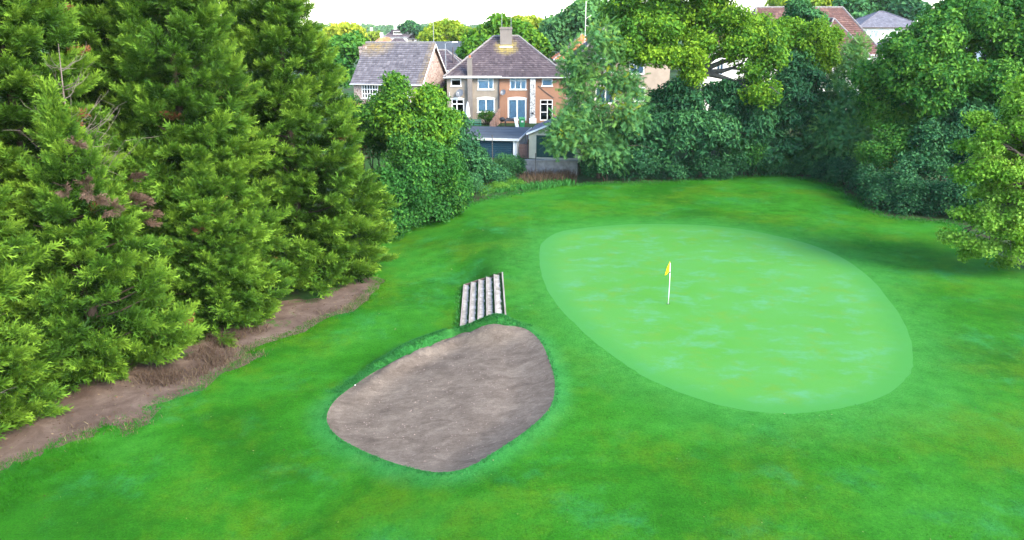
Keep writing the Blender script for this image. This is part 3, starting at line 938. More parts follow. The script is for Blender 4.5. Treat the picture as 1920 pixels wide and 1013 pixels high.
def hip_house(name, label, cat, loc, rz, w, d, he, hr, ridge, wall, tile, holes=(), over=0.35, tw=0.3, rows=17, seed=5, group=None, gable=False,
              ridge_mat='ridge_white', lichen=None, fascia='fascia'):
    """Walls as slabs with openings, hipped or gabled roof. x from 0 to w, y from 0 to d, ridge = (x0, x1) at y = d / 2."""
    root = empty(name, loc, rz, label, cat, group)
    t = 0.25
    wall_with_holes(0, w, 0, he, 0, t, [h[:4] for h in holes]).build('front_wall', M[wall], root)
    o = MB().box(0, w, d - t, d, 0, he).build('rear_wall', M[wall], root)
    if gable:
        for nm, x0, x1 in (('gable_wall', 0, t), ('gable_wall', w - t, w)):
            mb = MB(); n = 0
            pr = [(t, 0), (d - t, 0), (d - t, he), (d / 2, hr - 0.12), (t, he)]
            mb.v = [(x0, y, z) for y, z in pr] + [(x1, y, z) for y, z in pr]
            mb.f = [tuple(range(5))[::-1], tuple(range(5, 10))] + [(i, (i + 1) % 5, 5 + (i + 1) % 5, 5 + i) for i in range(5)]
            mb.build(nm, M[wall], root)
    else:
        MB().box(0, t, t, d - t, 0, he).build('side_wall', M[wall], root)
        MB().box(w - t, w, t, d - t, 0, he).build('side_wall', M[wall], root)
    MB().box(t + .02, w - t - .02, 2.5, 2.6, 0, he - .1).build('inner_wall', M['dark_room'], root)
    MB().box(t, w - t, t, d - t, he * .49, he * .49 + .2).build('upper_floor', M['dark_room'], root)
    e = he - over * (hr - he) / (d / 2) + 0.10
    r0, r1 = ridge; c = d / 2
    if gable:
        planes = [((-over, -over, e), (w + over, -over, e), (w + over, c, hr), (-over, c, hr)),
                  ((w + over, d + over, e), (-over, d + over, e), (-over, c, hr), (w + over, c, hr))]
        rl = [[(-over, c, hr), (w + over, c, hr)]]
    else:
        planes = [((-over, -over, e), (w + over, -over, e), (r1, c, hr), (r0, c, hr)),
                  ((w + over, d + over, e), (-over, d + over, e), (r0, c, hr), (r1, c, hr)),
                  ((-over, d + over, e), (-over, -over, e), (r0, c, hr), (r0, c, hr)),
                  ((w + over, -over, e), (w + over, d + over, e), (r1, c, hr), (r1, c, hr))]
        rl = [[(r0, c, hr), (r1, c, hr)], [(-over, -over, e), (r0, c, hr)], [(w + over, -over, e), (r1, c, hr)],
              [(-over, d + over, e), (r0, c, hr)], [(w + over, d + over, e), (r1, c, hr)]]
    rf = roof_part(root, planes, tile, tw, rows, seed, 'brown_wood', lichen)
    for q, pts in enumerate(rl):
        if pts[0] != pts[1]: ridge_line(rf, [(p[0], p[1], p[2] + 0.02) for p in pts], ridge_mat, seed + q)
    MB().tube([(-over, -over - 0.07, e - 0.06), (w + over, -over - 0.07, e - 0.06)], 0.065, 8).build('gutter', M['pipe'] if fascia is None else M[fascia], root)
    return root, e

def chimney(parent, x, y, z0, z1, w, d, mat='stack', pots=2):
    c = MB().box(x - w / 2, x + w / 2, y - d / 2, y + d / 2, z0, z1 - .22)
    c.box(x - w / 2 - .06, x + w / 2 + .06, y - d / 2 - .06, y + d / 2 + .06, z1 - .215, z1 - .08)
    c.box(x - w / 2 - .02, x + w / 2 + .02, y - d / 2 - .02, y + d / 2 + .02, z1 - .078, z1)
    o = c.build('chimney', M[mat], parent)
    for i in range(pots):
        px = x + (i - (pots - 1) / 2) * w / max(1, pots) * 1.0
        MB().tube([(px, y, z1), (px, y, z1 + 0.2), (px, y, z1 + .24)], [0.12, 0.10, 0.12], 8).build('chimney_pot', M['brown_wood'], o)
    return o

P1 = [(0, 1, 0, 1)]
P2 = [(0, .5, 0, 1), (.5, 1, 0, 1)]
PT = [(0, .68, 0, .68), (0, .68, .68, 1), (.68, 1, 0, 1)]
PV = [(0, 1 / 3, 0, .66), (1 / 3, 2 / 3, 0, .66), (2 / 3, 1, 0, .66), (0, 1 / 3, .66, 1), (1 / 3, 2 / 3, .66, 1), (2 / 3, 1, .66, 1)]
PH = [(0, 1, 0, .64), (0, 1, .64, 1)]
def grid_panes(nx, nz, u0=0.0, u1=1.0):
    return [(u0 + (u1 - u0) * i / nx, u0 + (u1 - u0) * (i + 1) / nx, j / nz, (j + 1) / nz) for i in range(nx) for j in range(nz)]

# ------------------------------------------------------------------ the semi detached pair beyond the garages
def semi_pair():
    G0 = 2.55
    X0 = -6.95; W = 12.7
    holes = []
    def hole(xa, xb, za, zb): holes.append((xa - X0, xb - X0, za - G0, zb - G0))
    wins = [(-6.53, -5.42, 6.46, 7.50), (-3.66, -1.96, 6.10, 7.50), (-0.23, 1.54, 6.10, 7.50), (3.18, 4.33, 6.46, 7.50),
            (-6.50, -5.15, 2.95, 5.12), (-3.75, -1.84, 3.70, 5.18), (-0.46, 1.56, 2.85, 5.18), (3.02, 4.39, 2.85, 5.07)]
    for w in wins: hole(*w)
    yl = lambda c: max(0.0, 1.0 - math.hypot((c[0] - 6.35) / 1.5, (c[2] - 7.9) / 0.95) ** 2) * 1.5 if c[1] < 4.2 else 0.0
    root, e = hip_house('semi_detached_house', 'semi detached pair with grey left half, orange right half and hipped dark roof', 'house',
                        (X0, 82, G0), 0, W, 8.4, 5.1, 9.0, (4.95, 7.65), 'dash_grey', 'tile_purple', holes, rows=22, tw=0.27, seed=21, lichen=yl)
    # the front wall again as two halves, each in its own render
    fw = [o for o in root.children if o.name.startswith('front_wall')][0]
    bpy.data.objects.remove(fw)
    party = -1.39 - X0
    for xa, xb, m, lab in ((0, party, 'dash_grey', 'grey pebbledashed left half'), (party, W, 'dash_orange', 'orange rendered right half')):
        hs = [h[:4] for h in holes if xa < (h[0] + h[1]) / 2 < xb]
        o = wall_with_holes(xa, xb, 0, 5.1, 0, 0.25, hs).build('front_wall', M[m], root)
        o['label'] = lab
    def win(i, panes, **kw):
        xa, xb, za, zb = wins[i]
        return window(root, xa - X0, 0.07, za - G0, xb - xa, zb - za, panes, **kw)
    win(0, PH, curtain=False, bar=0.10)
    win(1, PT, bar=0.10)
    win(2, PV, bar=0.09)
    win(3, PH, bar=0.09)
    d = win(4, [(0, .42, .36, .76), (.42, 1, 0.06, .76), (0, .42, .76, 1), (.42, 1, .76, 1)], curtain=False, bar=0.11, sill=False, name='garden_door')
    d = win(5, P2, bar=0.13)
    d = win(6, P2, bar=0.15, sill=False, name='patio_door')
    d = win(7, [(0, .58, .06, .40), (0, .58, .40, .78), (.58, 1, .36, .78), (0, .58, .78, 1), (.58, 1, .78, 1)], curtain=False, bar=0.09, sill=False, name='garden_door')
    # arched white heads over the ground floor openings
    for xa, xb, zb in ((-3.75, -1.84, 5.18), (-0.46, 1.56, 5.18), (-6.50, -5.15, 5.12)):
        mb = MB(); n = 8; cx = (xa + xb) / 2 - X0; hw = (xb - xa) / 2 + .05
        for i in range(n):
            a0, a1 = -1 + 2 * i / n, -1 + 2 * (i + 1) / n
            f = lambda a: 0.13 * (1 - a * a) + 0.05
            z = zb - G0 + 0.003
            mb.hexa([(cx + a0 * hw, -.04, z), (cx + a1 * hw, -.04, z), (cx + a1 * hw, -.004, z), (cx + a0 * hw, -.004, z)],
                    [(cx + a0 * hw, -.04, z + f(a0)), (cx + a1 * hw, -.04, z + f(a1)), (cx + a1 * hw, -.004, z + f(a1)), (cx + a0 * hw, -.004, z + f(a0))])
        mb.build('window_head', M['white'], root)
    # chimneys
    c = chimney(root, 6.3, 3.55, 7.2, 9.95, 1.3, .75, 'stack', 0)
    MB().box(5.63, 6.97, 2.86, 3.16, 7.72, 7.98).build('lead_flashing', M['white'], c)
    mb = MB().box(-4.73 - X0, -4.22 - X0, -.42, -0.004, 0, 6.75).box(-4.77 - X0, -4.18 - X0, -.46, .04, 6.755, 6.87)
    mb.build('chimney_breast', M['stack'], root)
    MB().tube([(-4.47 - X0, -.2, 6.87), (-4.47 - X0, -.2, 7.12)], [.12, .1], 8).build('chimney_pot', M['tile_orange'], root)
    MB().box(1.93 - X0, 2.50 - X0, -.30, -.004, 0.55, 4.88).build('pebble_flue', M['pebbles'], root)
    MB().box(1.86 - X0, 2.62 - X0, -.42, -.004, -0.3, 0.545).build('boiler_housing', M['white'], root, bevel=.03)
    MB().box(2.10 - X0, 2.34 - X0, -.36, -.302, 1.0, 1.2).build('flue_vent', M['black'], root)
    # pipes and cables
    MB().tube([(party + .33, -.28, 5.0), (party + .02, -.12, 4.75), (party, -.08, 4.5), (party, -.08, 0)], .055, 8).build('drainpipe', M['pipe'], root)
    MB().tube([(2.79 - X0, -.04, 3.97), (3.6 - X0, -.05, 3.30), (4.5 - X0, -.04, 2.68)], .03, 5).build('waste_pipe', M['pipe'], root)
    MB().tube([(.25, -.06, 3.3), (.26, -.06, 2.58), (.85, -.06, 2.56)], .035, 5).build('waste_pipe', M['white'], root)
    MB().box(-.02, party + .3, -.52, -.36, 4.86, 5.0).build('fascia_board', M['off_white'], root)
    for x, z in ((6.55, 9.9), (5.85, 9.9)):
        MB().tube([(x - (0.6 if x > 6.3 else 0), 3.2, z - .5), (x - (0.6 if x > 6.3 else 0), 3.2, z + 2.6)], .022, 5).build('aerial_pole', M['grey_metal'], root) if x < 6.3 else \
        MB().tube([(x + .3, 3.2, z - .5), (x + .3, 3.2, z + 1.5)], .022, 5).build('aerial_pole', M['grey_metal'], root)
    return root

def satellite_dish(x, y, z, r, label):
    root = empty('satellite_dish', (x, y, z), 0, label, 'satellite dish', 'satellite dishes on the semi detached house')
    ax = Vector((-0.25, -0.85, 0.45)).normalized()
    u = ax.cross(Vector((0, 0, 1))).normalized(); v = u.cross(ax)
    mb = MB(); rings = 5; seg = 18
    o = Vector((0, -.34, 0))
    for i in range(rings + 1):
        q = r * i / rings
        for s in range(seg):
            a = 2 * math.pi * s / seg
            mb.v.append(tuple(o + u * math.cos(a) * q + v * math.sin(a) * q * 1.08 + ax * (q / r) ** 2 * .10))
    for i in range(rings):
        for s in range(seg):
            mb.f.append((i * seg + s, i * seg + (s + 1) % seg, (i + 1) * seg + (s + 1) % seg, (i + 1) * seg + s))
    mb.build('reflector', M['dish'], root, smooth=True)
    MB().tube([(0, -.01, -.05), (0, -.2, -.06), tuple(o)], .025, 6).build('bracket', M['grey_metal'], root)
    tip = o + ax * .5 - v * .12
    MB().tube([tuple(o - v * r), tuple(tip)], .015, 5).tube([tuple(tip), tuple(tip - ax * .09)], .045, 8).build('receiver_arm', M['white'], root)
    return root

# ------------------------------------------------------------------ the gabled house on the left
def gabled_house():
    rz = R(-13); d = 9.0; W = 7.6; G0 = 2.4
    cx, cy = -9.67, 81.0
    loc = (cx - W * math.cos(rz), cy - W * math.sin(rz), G0)
    he, hr = 4.45, 8.45
    y = lambda c: 1.2 * max(0.0, 1 - math.hypot((c[0] - 1.0) / 2.6, (c[2] - 8.4) / 1.6)) + 0.7 * max(0, 1 - (W + .3 - c[0]) / .8) * (c[1] < 4.5)
    holes = [(0.9, 2.75, 2.75, 4.2), (5.05, 6.35, 2.75, 4.2)]
    root, e = hip_house('gabled_house', 'house with long grey tiled roof and a pale stone gable facing right', 'house', loc, rz, W, d, he, hr, (0, W),
                        'dash_pink', 'tile_grey', holes, over=0.28, tw=0.34, rows=20, seed=33, gable=True, lichen=y)
    for x0, x1, z0, z1 in holes:
        window(root, x0, .07, z0, x1 - x0, z1 - z0, grid_panes(3, 3, 0, .5) + grid_panes(3, 3, .5, 1), curtain=False, bar=.08)
    # verge boards on the right gable
    for s in (0, 1):
        a = Vector((W + .30, -.28 if s == 0 else d + .28, e - .1)); b = Vector((W + .30, d / 2, hr - .09))
        n = Vector((0, 0, -.20))
        MB().hexa([a + n, a + n + Vector((.05, 0, 0)), b + n + Vector((.05, 0, 0)), b + n], [a, a + Vector((.05, 0, 0)), b + Vector((.05, 0, 0)), b]).build('verge_board', M['white'], root)
    for yy, zz, ww, hh in ((1.9, 2.6, .8, 1.35), (4.3, 2.6, .75, 1.2)):
        f = window(root, W + .055, yy, zz, ww, hh, [(0, 1, 0, .6), (0, 1, .6, 1)], rz=R(90), curtain=False)
    MB().tube([(W + .07, 3.3, e - .5), (W + .07, 3.3, 0)], .05, 6).build('drainpipe', M['pipe'], root)
    chimney(root, -.35, 4.0, 5.2, 8.05, .75, .9, 'dash_pink', 1)
    MB().tube([(W + .1, d / 2, hr - 1.2), (W + .1, d / 2, hr + 2.4), (W + .13, d / 2, hr + 3.6)], [.035, .03, .012], 6).build('aerial_mast', M['grey_metal'], root)
    # the lean-to conservatory below the windows
    c = MB()
    for i in range(7):
        x = 3.0 + i * .62
        c.box(x, x + .06, -2.6, -2.53, 0, 1.75)
    c.box(3.0, 6.78, -2.6, -2.53, 1.752, 1.84).box(3.0, 6.78, -2.6, -2.53, -.3, -.002)
    f = c.build('conservatory_frame', M['white'], root)
    MB().hexa([(2.9, -2.7, 1.86), (6.9, -2.7, 1.86), (6.9, -.01, 2.5), (2.9, -.01, 2.5)], [(2.9, -2.7, 1.91), (6.9, -2.7, 1.91), (6.9, -.01, 2.55), (2.9, -.01, 2.55)]).build('conservatory_roof', M['off_white'], f)
    for i in range(6):
        x = 3.06 + i * .62
        MB().box(x, x + .56, -2.57, -2.56, .01, 1.74).build('pane', M['glass'], f)
    return root

# ------------------------------------------------------------------ garages
def flat_garage():
    rz = R(-10); W = 6.5; d = 6.9; G0 = 1.0
    loc = (0.42 - W * math.cos(rz), 66.0 - W * math.sin(rz), G0)
    root = empty('flat_roofed_garage', loc, rz, 'double garage with flat grey felt roof and blue roller door', 'garage')
    h = 1.95
    wall_with_holes(0, W, -.6, h, 0, .2, [(.5, W - .32, 0, 1.82)]).build('front_wall', M['fascia'], root)
    MB().box(0, .2, .2, d - .2, -.6, h).build('side_wall', M['fascia'], root)
    wall_with_holes(-d + .2, -.2, -.6, h + .05, 0, .2, [(-4.6, -3.2, 1.15, 1.8)]).build('side_wall', M['fascia'], root).matrix_local = Matrix.Translation((W, 0, 0)) @ Matrix.Rotation(R(90), 4, 'Z') @ Matrix.Scale(-1, 4, (1, 0, 0))
    window(root, W - .06, 3.2, 1.15, 1.4, .65, P2, rz=R(90), curtain=False, sill=False)
    MB().box(0, W, d - .2, d, -.6, h).build('rear_wall', M['fascia'], root)
    r = MB().hexa([(-.2, -.25, h + .06), (W + .22, -.25, h + .06), (W + .22, d + .2, h + .18), (-.2, d + .2, h + .18)],
                  [(-.2, -.25, h + .14), (W + .22, -.25, h + .14), (W + .22, d + .2, h + .26), (-.2, d + .2, h + .26)]).build('roof', M['felt'], root)
    for i in range(1, 4):
        y = -.25 + (d + .45) * i / 4
        MB().box(-.19, W + .21, y, y + .05, h + .142 + .12 * i / 4, h + .156 + .12 * i / 4).build('felt_seam', M['felt'], r)
    MB().box(-.2, W + .22, -.29, -.255, h - .06, h + .15).build('fascia_board', M['fascia'], root)
    MB().hexa([(W + .225, -.25, h - .02), (W + .26, -.25, h - .02), (W + .26, d + .2, h + .1), (W + .225, d + .2, h + .1)],
              [(W + .225, -.25, h + .15), (W + .26, -.25, h + .15), (W + .26, d + .2, h + .27), (W + .225, d + .2, h + .27)]).build('fascia_board', M['fascia'], root)
    dr = MB().box(.5, W - .32, .14, .16, 0, 1.82).build('roller_door', M['door_blue'], root)
    n = 11
    me = None
    for i in range(n):
        z0 = 1.82 * i / n; z1 = 1.82 * (i + 1) / n
        if me is None:
            me = MB().hexa([(.51, .10, .012), (W - .33, .10, .012), (W - .33, .138, .0), (.51, .138, 0)],
                           [(.51, .085, z1 - .03), (W - .33, .085, z1 - .03), (W - .33, .138, z1 - .005), (.51, .138, z1 - .005)]).mesh('slat')
        s = link('slat', me, dr, M['door_blue'])
        s.location = (0, 0, z0)
    MB().box(W - .315, W - .20, -.05, -.004, -.1, 1.9).build('door_post', M['white'], root)
    return root

def pitched_garage():
    rz = R(-9); W = 4.6; d = 6.2; G0 = 1.35
    root = empty('pitched_roof_garage', (1.50, 66.35, G0), rz, 'garage with sloping grey roof, cream pillar and dark green door', 'garage')
    h = 2.1
    wall_with_holes(0, W, -.8, h, 0, .22, [(.68, W - .5, 0.02, 1.98)]).build('front_wall', M['cream'], root)
    MB().box(0, .2, .22, d, -.8, h).build('side_wall', M['cream'], root)
    MB().box(W - .2, W, .22, d, -.8, h).build('side_wall', M['cream'], root)
    MB().box(.2, W - .2, d - .2, d, -.8, h).build('rear_wall', M['cream'], root)
    hr = 3.15; o = .2
    planes = [((-o, -o, h), (-o, d + o, h), (W / 2, d + o, hr), (W / 2, -o, hr)), ((W + o, d + o, h), (W + o, -o, h), (W / 2, -o, hr), (W / 2, d + o, hr))]
    planes = [(p[1], p[0], p[3], p[2]) for p in planes]
    roof_part(root, planes, 'tile_slate', .3, 9, 61, 'brown_wood')
    MB().quad((0, .01, h + .005), (W, .01, h + .005), (W / 2, .01, hr - .1)).quad((W, .2, h + .005), (0, .2, h + .005), (W / 2, .2, hr - .1)).build('gable_wall', M['cream'], root)
    for s in (-1, 1):
        x0 = W / 2 + s * (W / 2 + o); 
        a = Vector((x0, -o - .04, h - .1)); b = Vector((W / 2, -o - .04, hr - .1)); k = Vector((0, 0, .17)); y = Vector((0, .035, 0))
        MB().hexa([a, b, b + y, a + y], [a + k, b + k, b + k + y, a + k + y]).build('verge_board', M['white'], root)
    dr = MB().box(.68, W - .5, .14, .16, .02, 1.98).build('up_and_over_door', M['door_green'], root)
    me = MB().box(0, .26, .1, .138, .06, 1.93).mesh('panel')
    for i in range(12):
        s = link('panel', me, dr, M['door_green']); s.location = (.70 + i * .283, 0, 0)
    MB().box(.66, .70, -.04, -.004, 0, 2.0).build('door_post', M['door_green'], root)
    MB().tube([(-.1, -.12, h - .05), (-.1, -.12, -.5)], .05, 6).build('drainpipe', M['pipe'], root)
    return root

def side_gate():
    a = Vector((0.62, 66.6, 0)); z = 0.9
    root = empty('side_gate', (a.x, a.y, z), R(-10), 'brown boarded gate in the gap between the two garages', 'gate')
    me = MB().box(0, .135, -.012, .012, 0, 1.62).mesh('board')
    for i in range(6):
        s = link('board', me, root, M['brown_wood']); s.location = (.02 + i * .143, random.uniform(-.006, .006), random.uniform(-.02, .02))
    MB().box(0, .88, .014, .05, .25, .36).box(0, .88, .014, .05, 1.2, 1.31).build('rail', M['brown_wood'], root)
    return root

# ------------------------------------------------------------------ the other houses
def background_houses():
    # white and beige pair behind the oak
    G0 = 2.5
    hs = [(5.65, 7.35, 5.0, 6.75), (1.95, 4.25, 1.75, 3.8), (2.9, 3.9, 5.2, 6.4), (6.2, 7.6, 2.0, 3.6)]
    r, e = hip_house('beige_house', 'beige rendered house with white windows behind the feathery tree', 'house', (7.4, 86, G0), 0, 10.2, 8, 6.9, 10.2, (3.5, 6.7),
                     'dash_beige', 'tile_purple', hs, rows=18, tw=.34, seed=71)
    window(r, 5.65, .07, 5.0, 1.7, 1.75, [(0, .5, 0, .6), (.5, 1, 0, .6), (0, .5, .6, 1), (.5, 1, .6, 1)], bar=.12)
    window(r, 1.95, .07, 1.75, 2.3, 2.05, P2 , bar=.15, sill=False, name='patio_door')
    window(r, 2.9, .07, 5.2, 1.0, 1.2, P1, bar=.1); window(r, 6.2, .07, 2.0, 1.4, 1.6, P2, bar=.12)
    hs = [(1.35, 2.15, 5.0, 6.4), (3.6, 4.6, 2.0, 3.6)]
    r, e = hip_house('white_gable_house', 'white rendered house showing between the oak limbs', 'house', (21.4, 86, G0 - .1), 0, 5.2, 8, 8.25, 11.6, (2.0, 3.2),
                     'dash_white', 'tile_brown', hs, rows=16, tw=.34, seed=75)
    window(r, 1.35, .07, 5.0, .8, 1.4, P2, bar=.09); window(r, 3.6, .07, 2.0, 1.0, 1.6, P2, bar=.1)
    # the long brown roof
    hs = [(9.5, 10.6, 4.2, 5.4), (3.0, 4.4, 4.2, 5.4)]
    r, e = hip_house('brown_roofed_house', 'tall house with long red brown hipped roof right of the oak', 'house', (28.2, 90.5, 3.2), 0, 14.6, 9.5, 6.6, 11.6, (1.2, 11.6),
                     'dash_white', 'tile_brown', hs, rows=24, tw=.34, seed=81, over=.4)
    window(r, 9.5, .07, 4.2, 1.1, 1.2, P2, bar=.1); window(r, 3.0, .07, 4.2, 1.4, 1.2, P2, bar=.1)
    rf = [c for c in r.children if c.name.startswith('roof')][0]
    ap = (9.6, 2.0, 10.3); el, er = (6.4, -1.9, 6.1), (12.8, -1.9, 6.1)
    bl, br = (6.9, 4.3, 10.2), (12.3, 4.3, 10.2)
    bk = (9.6, 4.7, 10.35)
    wing = roof_part(r, [(el, er, ap, ap), (er, (12.8, 4.6, 6.4), bk, ap), ((6.4, 4.6, 6.4), el, ap, bk)], 'tile_brown', .34, 18, 86, 'brown_wood', name='wing_roof')
    for q in ([el, ap], [er, ap], [ap, bk]): ridge_line(wing, q, 'ridge_white', 3)
    MB().box(6.8, 12.4, -1.5, -.01, 0, 6.2).build('wing_wall', M['dash_white'], r)
    window(r, 9.0, -1.56, 3.6, 1.3, 1.3, P2, bar=.1)
    # white house with the slate grey hipped roof
    hs = [(1.75, 3.2, 4.05, 5.25), (5.2, 6.4, 4.05, 5.25)]
    r, e = hip_house('white_house', 'white house with slate grey hipped roof among the right hand trees', 'house', (57.6, 130, 7.0), 0, 10.5, 9, 5.9, 8.3, (4.9, 5.6),
                     'dash_white', 'tile_slate', hs, rows=12, tw=.45, seed=91, over=.5, fascia=None, ridge_mat='tile_slate')
    window(r, 1.75, .07, 4.05, 1.45, 1.2, [(0, .42, 0, 1), (.58, 1, 0, 1)], bar=.1, sill=False)
    window(r, 5.2, .07, 4.05, 1.2, 1.2, P2, bar=.1, sill=False)
    MB().box(2.8, 9.5, -2.4, -.01, 0, 2.7).build('porch_wall', M['dash_white'], r)
    MB().hexa([(2.5, -2.8, 2.72), (9.8, -2.8, 2.72), (9.8, -.01, 2.72), (2.5, -.01, 2.72)], [(4.0, -2.6, 2.85), (8.3, -2.6, 2.85), (8.3, -.01, 3.9), (4.0, -.01, 3.9)]).build('porch_roof', M['tile_slate'], r)
    hs = [(1.0, 2.2, 3.8, 5.0)]
    r, e = hip_house('pale_house', 'pale house glimpsed through the huge right hand oak', 'house', (60.2, 97, 5.2), 0, 8, 8, 6.4, 9.4, (3, 5), 'dash_white', 'tile_slate', hs, rows=10, tw=.5, seed=95)
    window(r, 1.0, .07, 3.8, 1.2, 1.2, P2, bar=.1)
    # orange roof and the peak behind it
    hs = [(1.2, 2.7, 4.2, 5.4)]
    r, e = hip_house('orange_roofed_house', 'pinkish house with bright orange hipped roof', 'house', (5.7, 100, 2.6), 0, 8, 8, 6.1, 7.9, (3.0, 5.0), 'dash_pink', 'tile_orange', hs, rows=11, tw=.4, seed=101, over=.4)
    window(r, 1.2, .07, 4.2, 1.5, 1.2, P2, bar=.12)
    r, e = hip_house('red_peaked_house', 'house peak showing through the tall feathery tree with an aerial mast', 'house', (7.0, 112, 2.6), 0, 7, 8, 6.0, 9.1, (3.3, 3.6), 'dash_pink', 'tile_orange', [], rows=11, tw=.4, seed=103)
    MB().tube([(3.65, 2.0, 7.4), (3.65, 2.0, 13.6)], .05, 6).tube([(3.65, 2.0, 11.2), (4.5, 2.0, 11.7)], .03, 5).tube([(3.65, 2.0, 10.3), (4.1, 2.0, 10.2)], .03, 5).build('aerial_mast', M['off_white'], r)
    # hall with a pale band under its grey roof
    root = empty('grey_hall', (-15.0, 112, 2.6), 0, 'low hall with plain grey roof and white wall band', 'hall')
    MB().box(0, 11, 0, 9, 0, 6.35).build('wall', M['white'], root)
    MB().hexa([(-.4, -.5, 6.36), (11.4, -.5, 6.36), (11.4, 9.5, 6.36), (-.4, 9.5, 6.36)], [(-.4, 4.2, 8.05), (11.2, 4.2, 8.05), (11.2, 5, 8.05), (-.4, 5, 8.05)]).build('roof', M['felt'], root)
    for i in range(5):
        window(root, .8 + i * 2.05, -.06, 4.3, 1.3, 1.1, P2, curtain=False, bar=.1)
    r, e = hip_house('brown_hipped_house', 'small brown hipped roof in the gap left of the semi detached house', 'house', (-11.9, 95, 2.6), 0, 6.2, 7, 5.0, 7.2, (2.6, 3.6), 'dash_beige', 'tile_purple', [(3.4, 4.4, 3.2, 4.4)], rows=11, tw=.4, seed=107)
    window(r, 3.4, .07, 3.2, 1.0, 1.2, P2, bar=.1)
    MB().tube([(4.6, 1.0, 5.6), (4.6, 1.0, 7.6)], .09, 6).build('soil_pipe', M['pipe'], r)
    # far street
    def far_house(label, px_x, y, w, hr, roof, wall, base=3.0, dormer=False, chim=1, d=8.0):
        r, e = hip_house('town_house', label, 'house', (px_x, y, base), 0, w, d, hr - 3.2, hr, (w * .35, w * .65), wall, roof, [], rows=7, tw=.9, seed=int(200 + px_x), group='far houses on the skyline')
        window(r, w * .25, -.06, hr - 5.4, w * .2, 1.3, P1, curtain=False, bar=.16)
        window(r, w * .58, -.06, hr - 5.4, w * .2, 1.3, P1, curtain=False, bar=.16)
        if chim: chimney(r, w * .38, d / 2, hr - .6, hr + 1.5, 1.0, .8, 'dash_white', 2)
        if dormer:
            dm = MB().box(w * .25, w * .75, 1.2, d / 2, hr - 2.7, hr - .25).build('dormer', M['tile_purple'], r)
            window(dm, w * .34, 1.13, hr - 2.2, w * .32, 1.3, P1, curtain=False, bar=.14)
        return r
    far_house('far house with pale mauve roof left of the orange roof', -64, 330, 11, 9.2, 'tile_slate', 'dash_pink')
    far_house('far house with orange roof among the skyline houses', -52, 285, 10, 7.2, 'tile_orange', 'dash_pink', chim=1)
    far_house('far house with a white dormer window in its purple roof', -56.5, 345, 12, 10.2, 'tile_purple', 'dash_white', dormer=True)
    far_house('far house with dark purple roof in front of the dormer house', -45.5, 275, 10, 6.8, 'tile_purple', 'dash_white', chim=0)
    far_house('far house with two chimneys and a brown roof below the skyline pine', -44, 330, 11, 9.6, 'tile_brown', 'dash_beige')
    far_house('far house with red brown roof nearest the willow', -36.5, 310, 10, 9.4, 'tile_brown', 'dash_white')
    far_house('far house with a mauve hip beside the willow', -36.0, 280, 9, 7.4, 'tile_slate', 'dash_white', chim=0)
    far_house('far house glimpsed between the golden tree and the mauve roof', -77, 350, 12, 9.8, 'tile_brown', 'dash_white')

def tree_belts():
    """Woods on the far rising ground, each belt one mass."""
    rng = np.random.default_rng(77)
    for (y0, y1, x0, x1, n, zr, s) in ((380, 620, -330, 420, 520, (2.5, 5.5), 4.2), (900, 1500, -900, 1100, 700, (3, 8), 8.0), (160, 260, 25, 240, 230, (2, 8), 3.0), (150, 260, -210, -60, 150, (2, 6), 3.0)):
        x = rng.uniform(x0, x1, n); y = rng.uniform(y0, y1, n)
        P, T = [], []
        for i in range(n):
            m = 9; h = rng.uniform(*zr)
            d = unit(rng.normal(0, 1, (m, 3))); d[:, 2] = np.abs(d[:, 2])
            P.append(np.stack([x[i] + d[:, 0] * s, y[i] + d[:, 1] * s, base_z(x[i], y[i]) + h * .6 + d[:, 2] * s * .8], 1)); T.append(np.full(m, np.clip(rng.normal(.5, .2), 0, 1)))
        P = np.concatenate(P); T = np.concatenate(T); k = len(P)
        V, F, tn = scatter(CL['mass'], rng.integers(0, 4, k), P, frames(rng.normal(0, .4, (k, 3)) + np.array([0, 0, 1]), rng.uniform(0, 6.28, k)), np.full(k, s * .48), T)
        o = link('distant_trees', raw_mesh('distant_trees', V, F, {'tone': tn}), None, M['far_leaf'], 'stuff')
        o['label'] = 'mass of trees on the far rising ground'
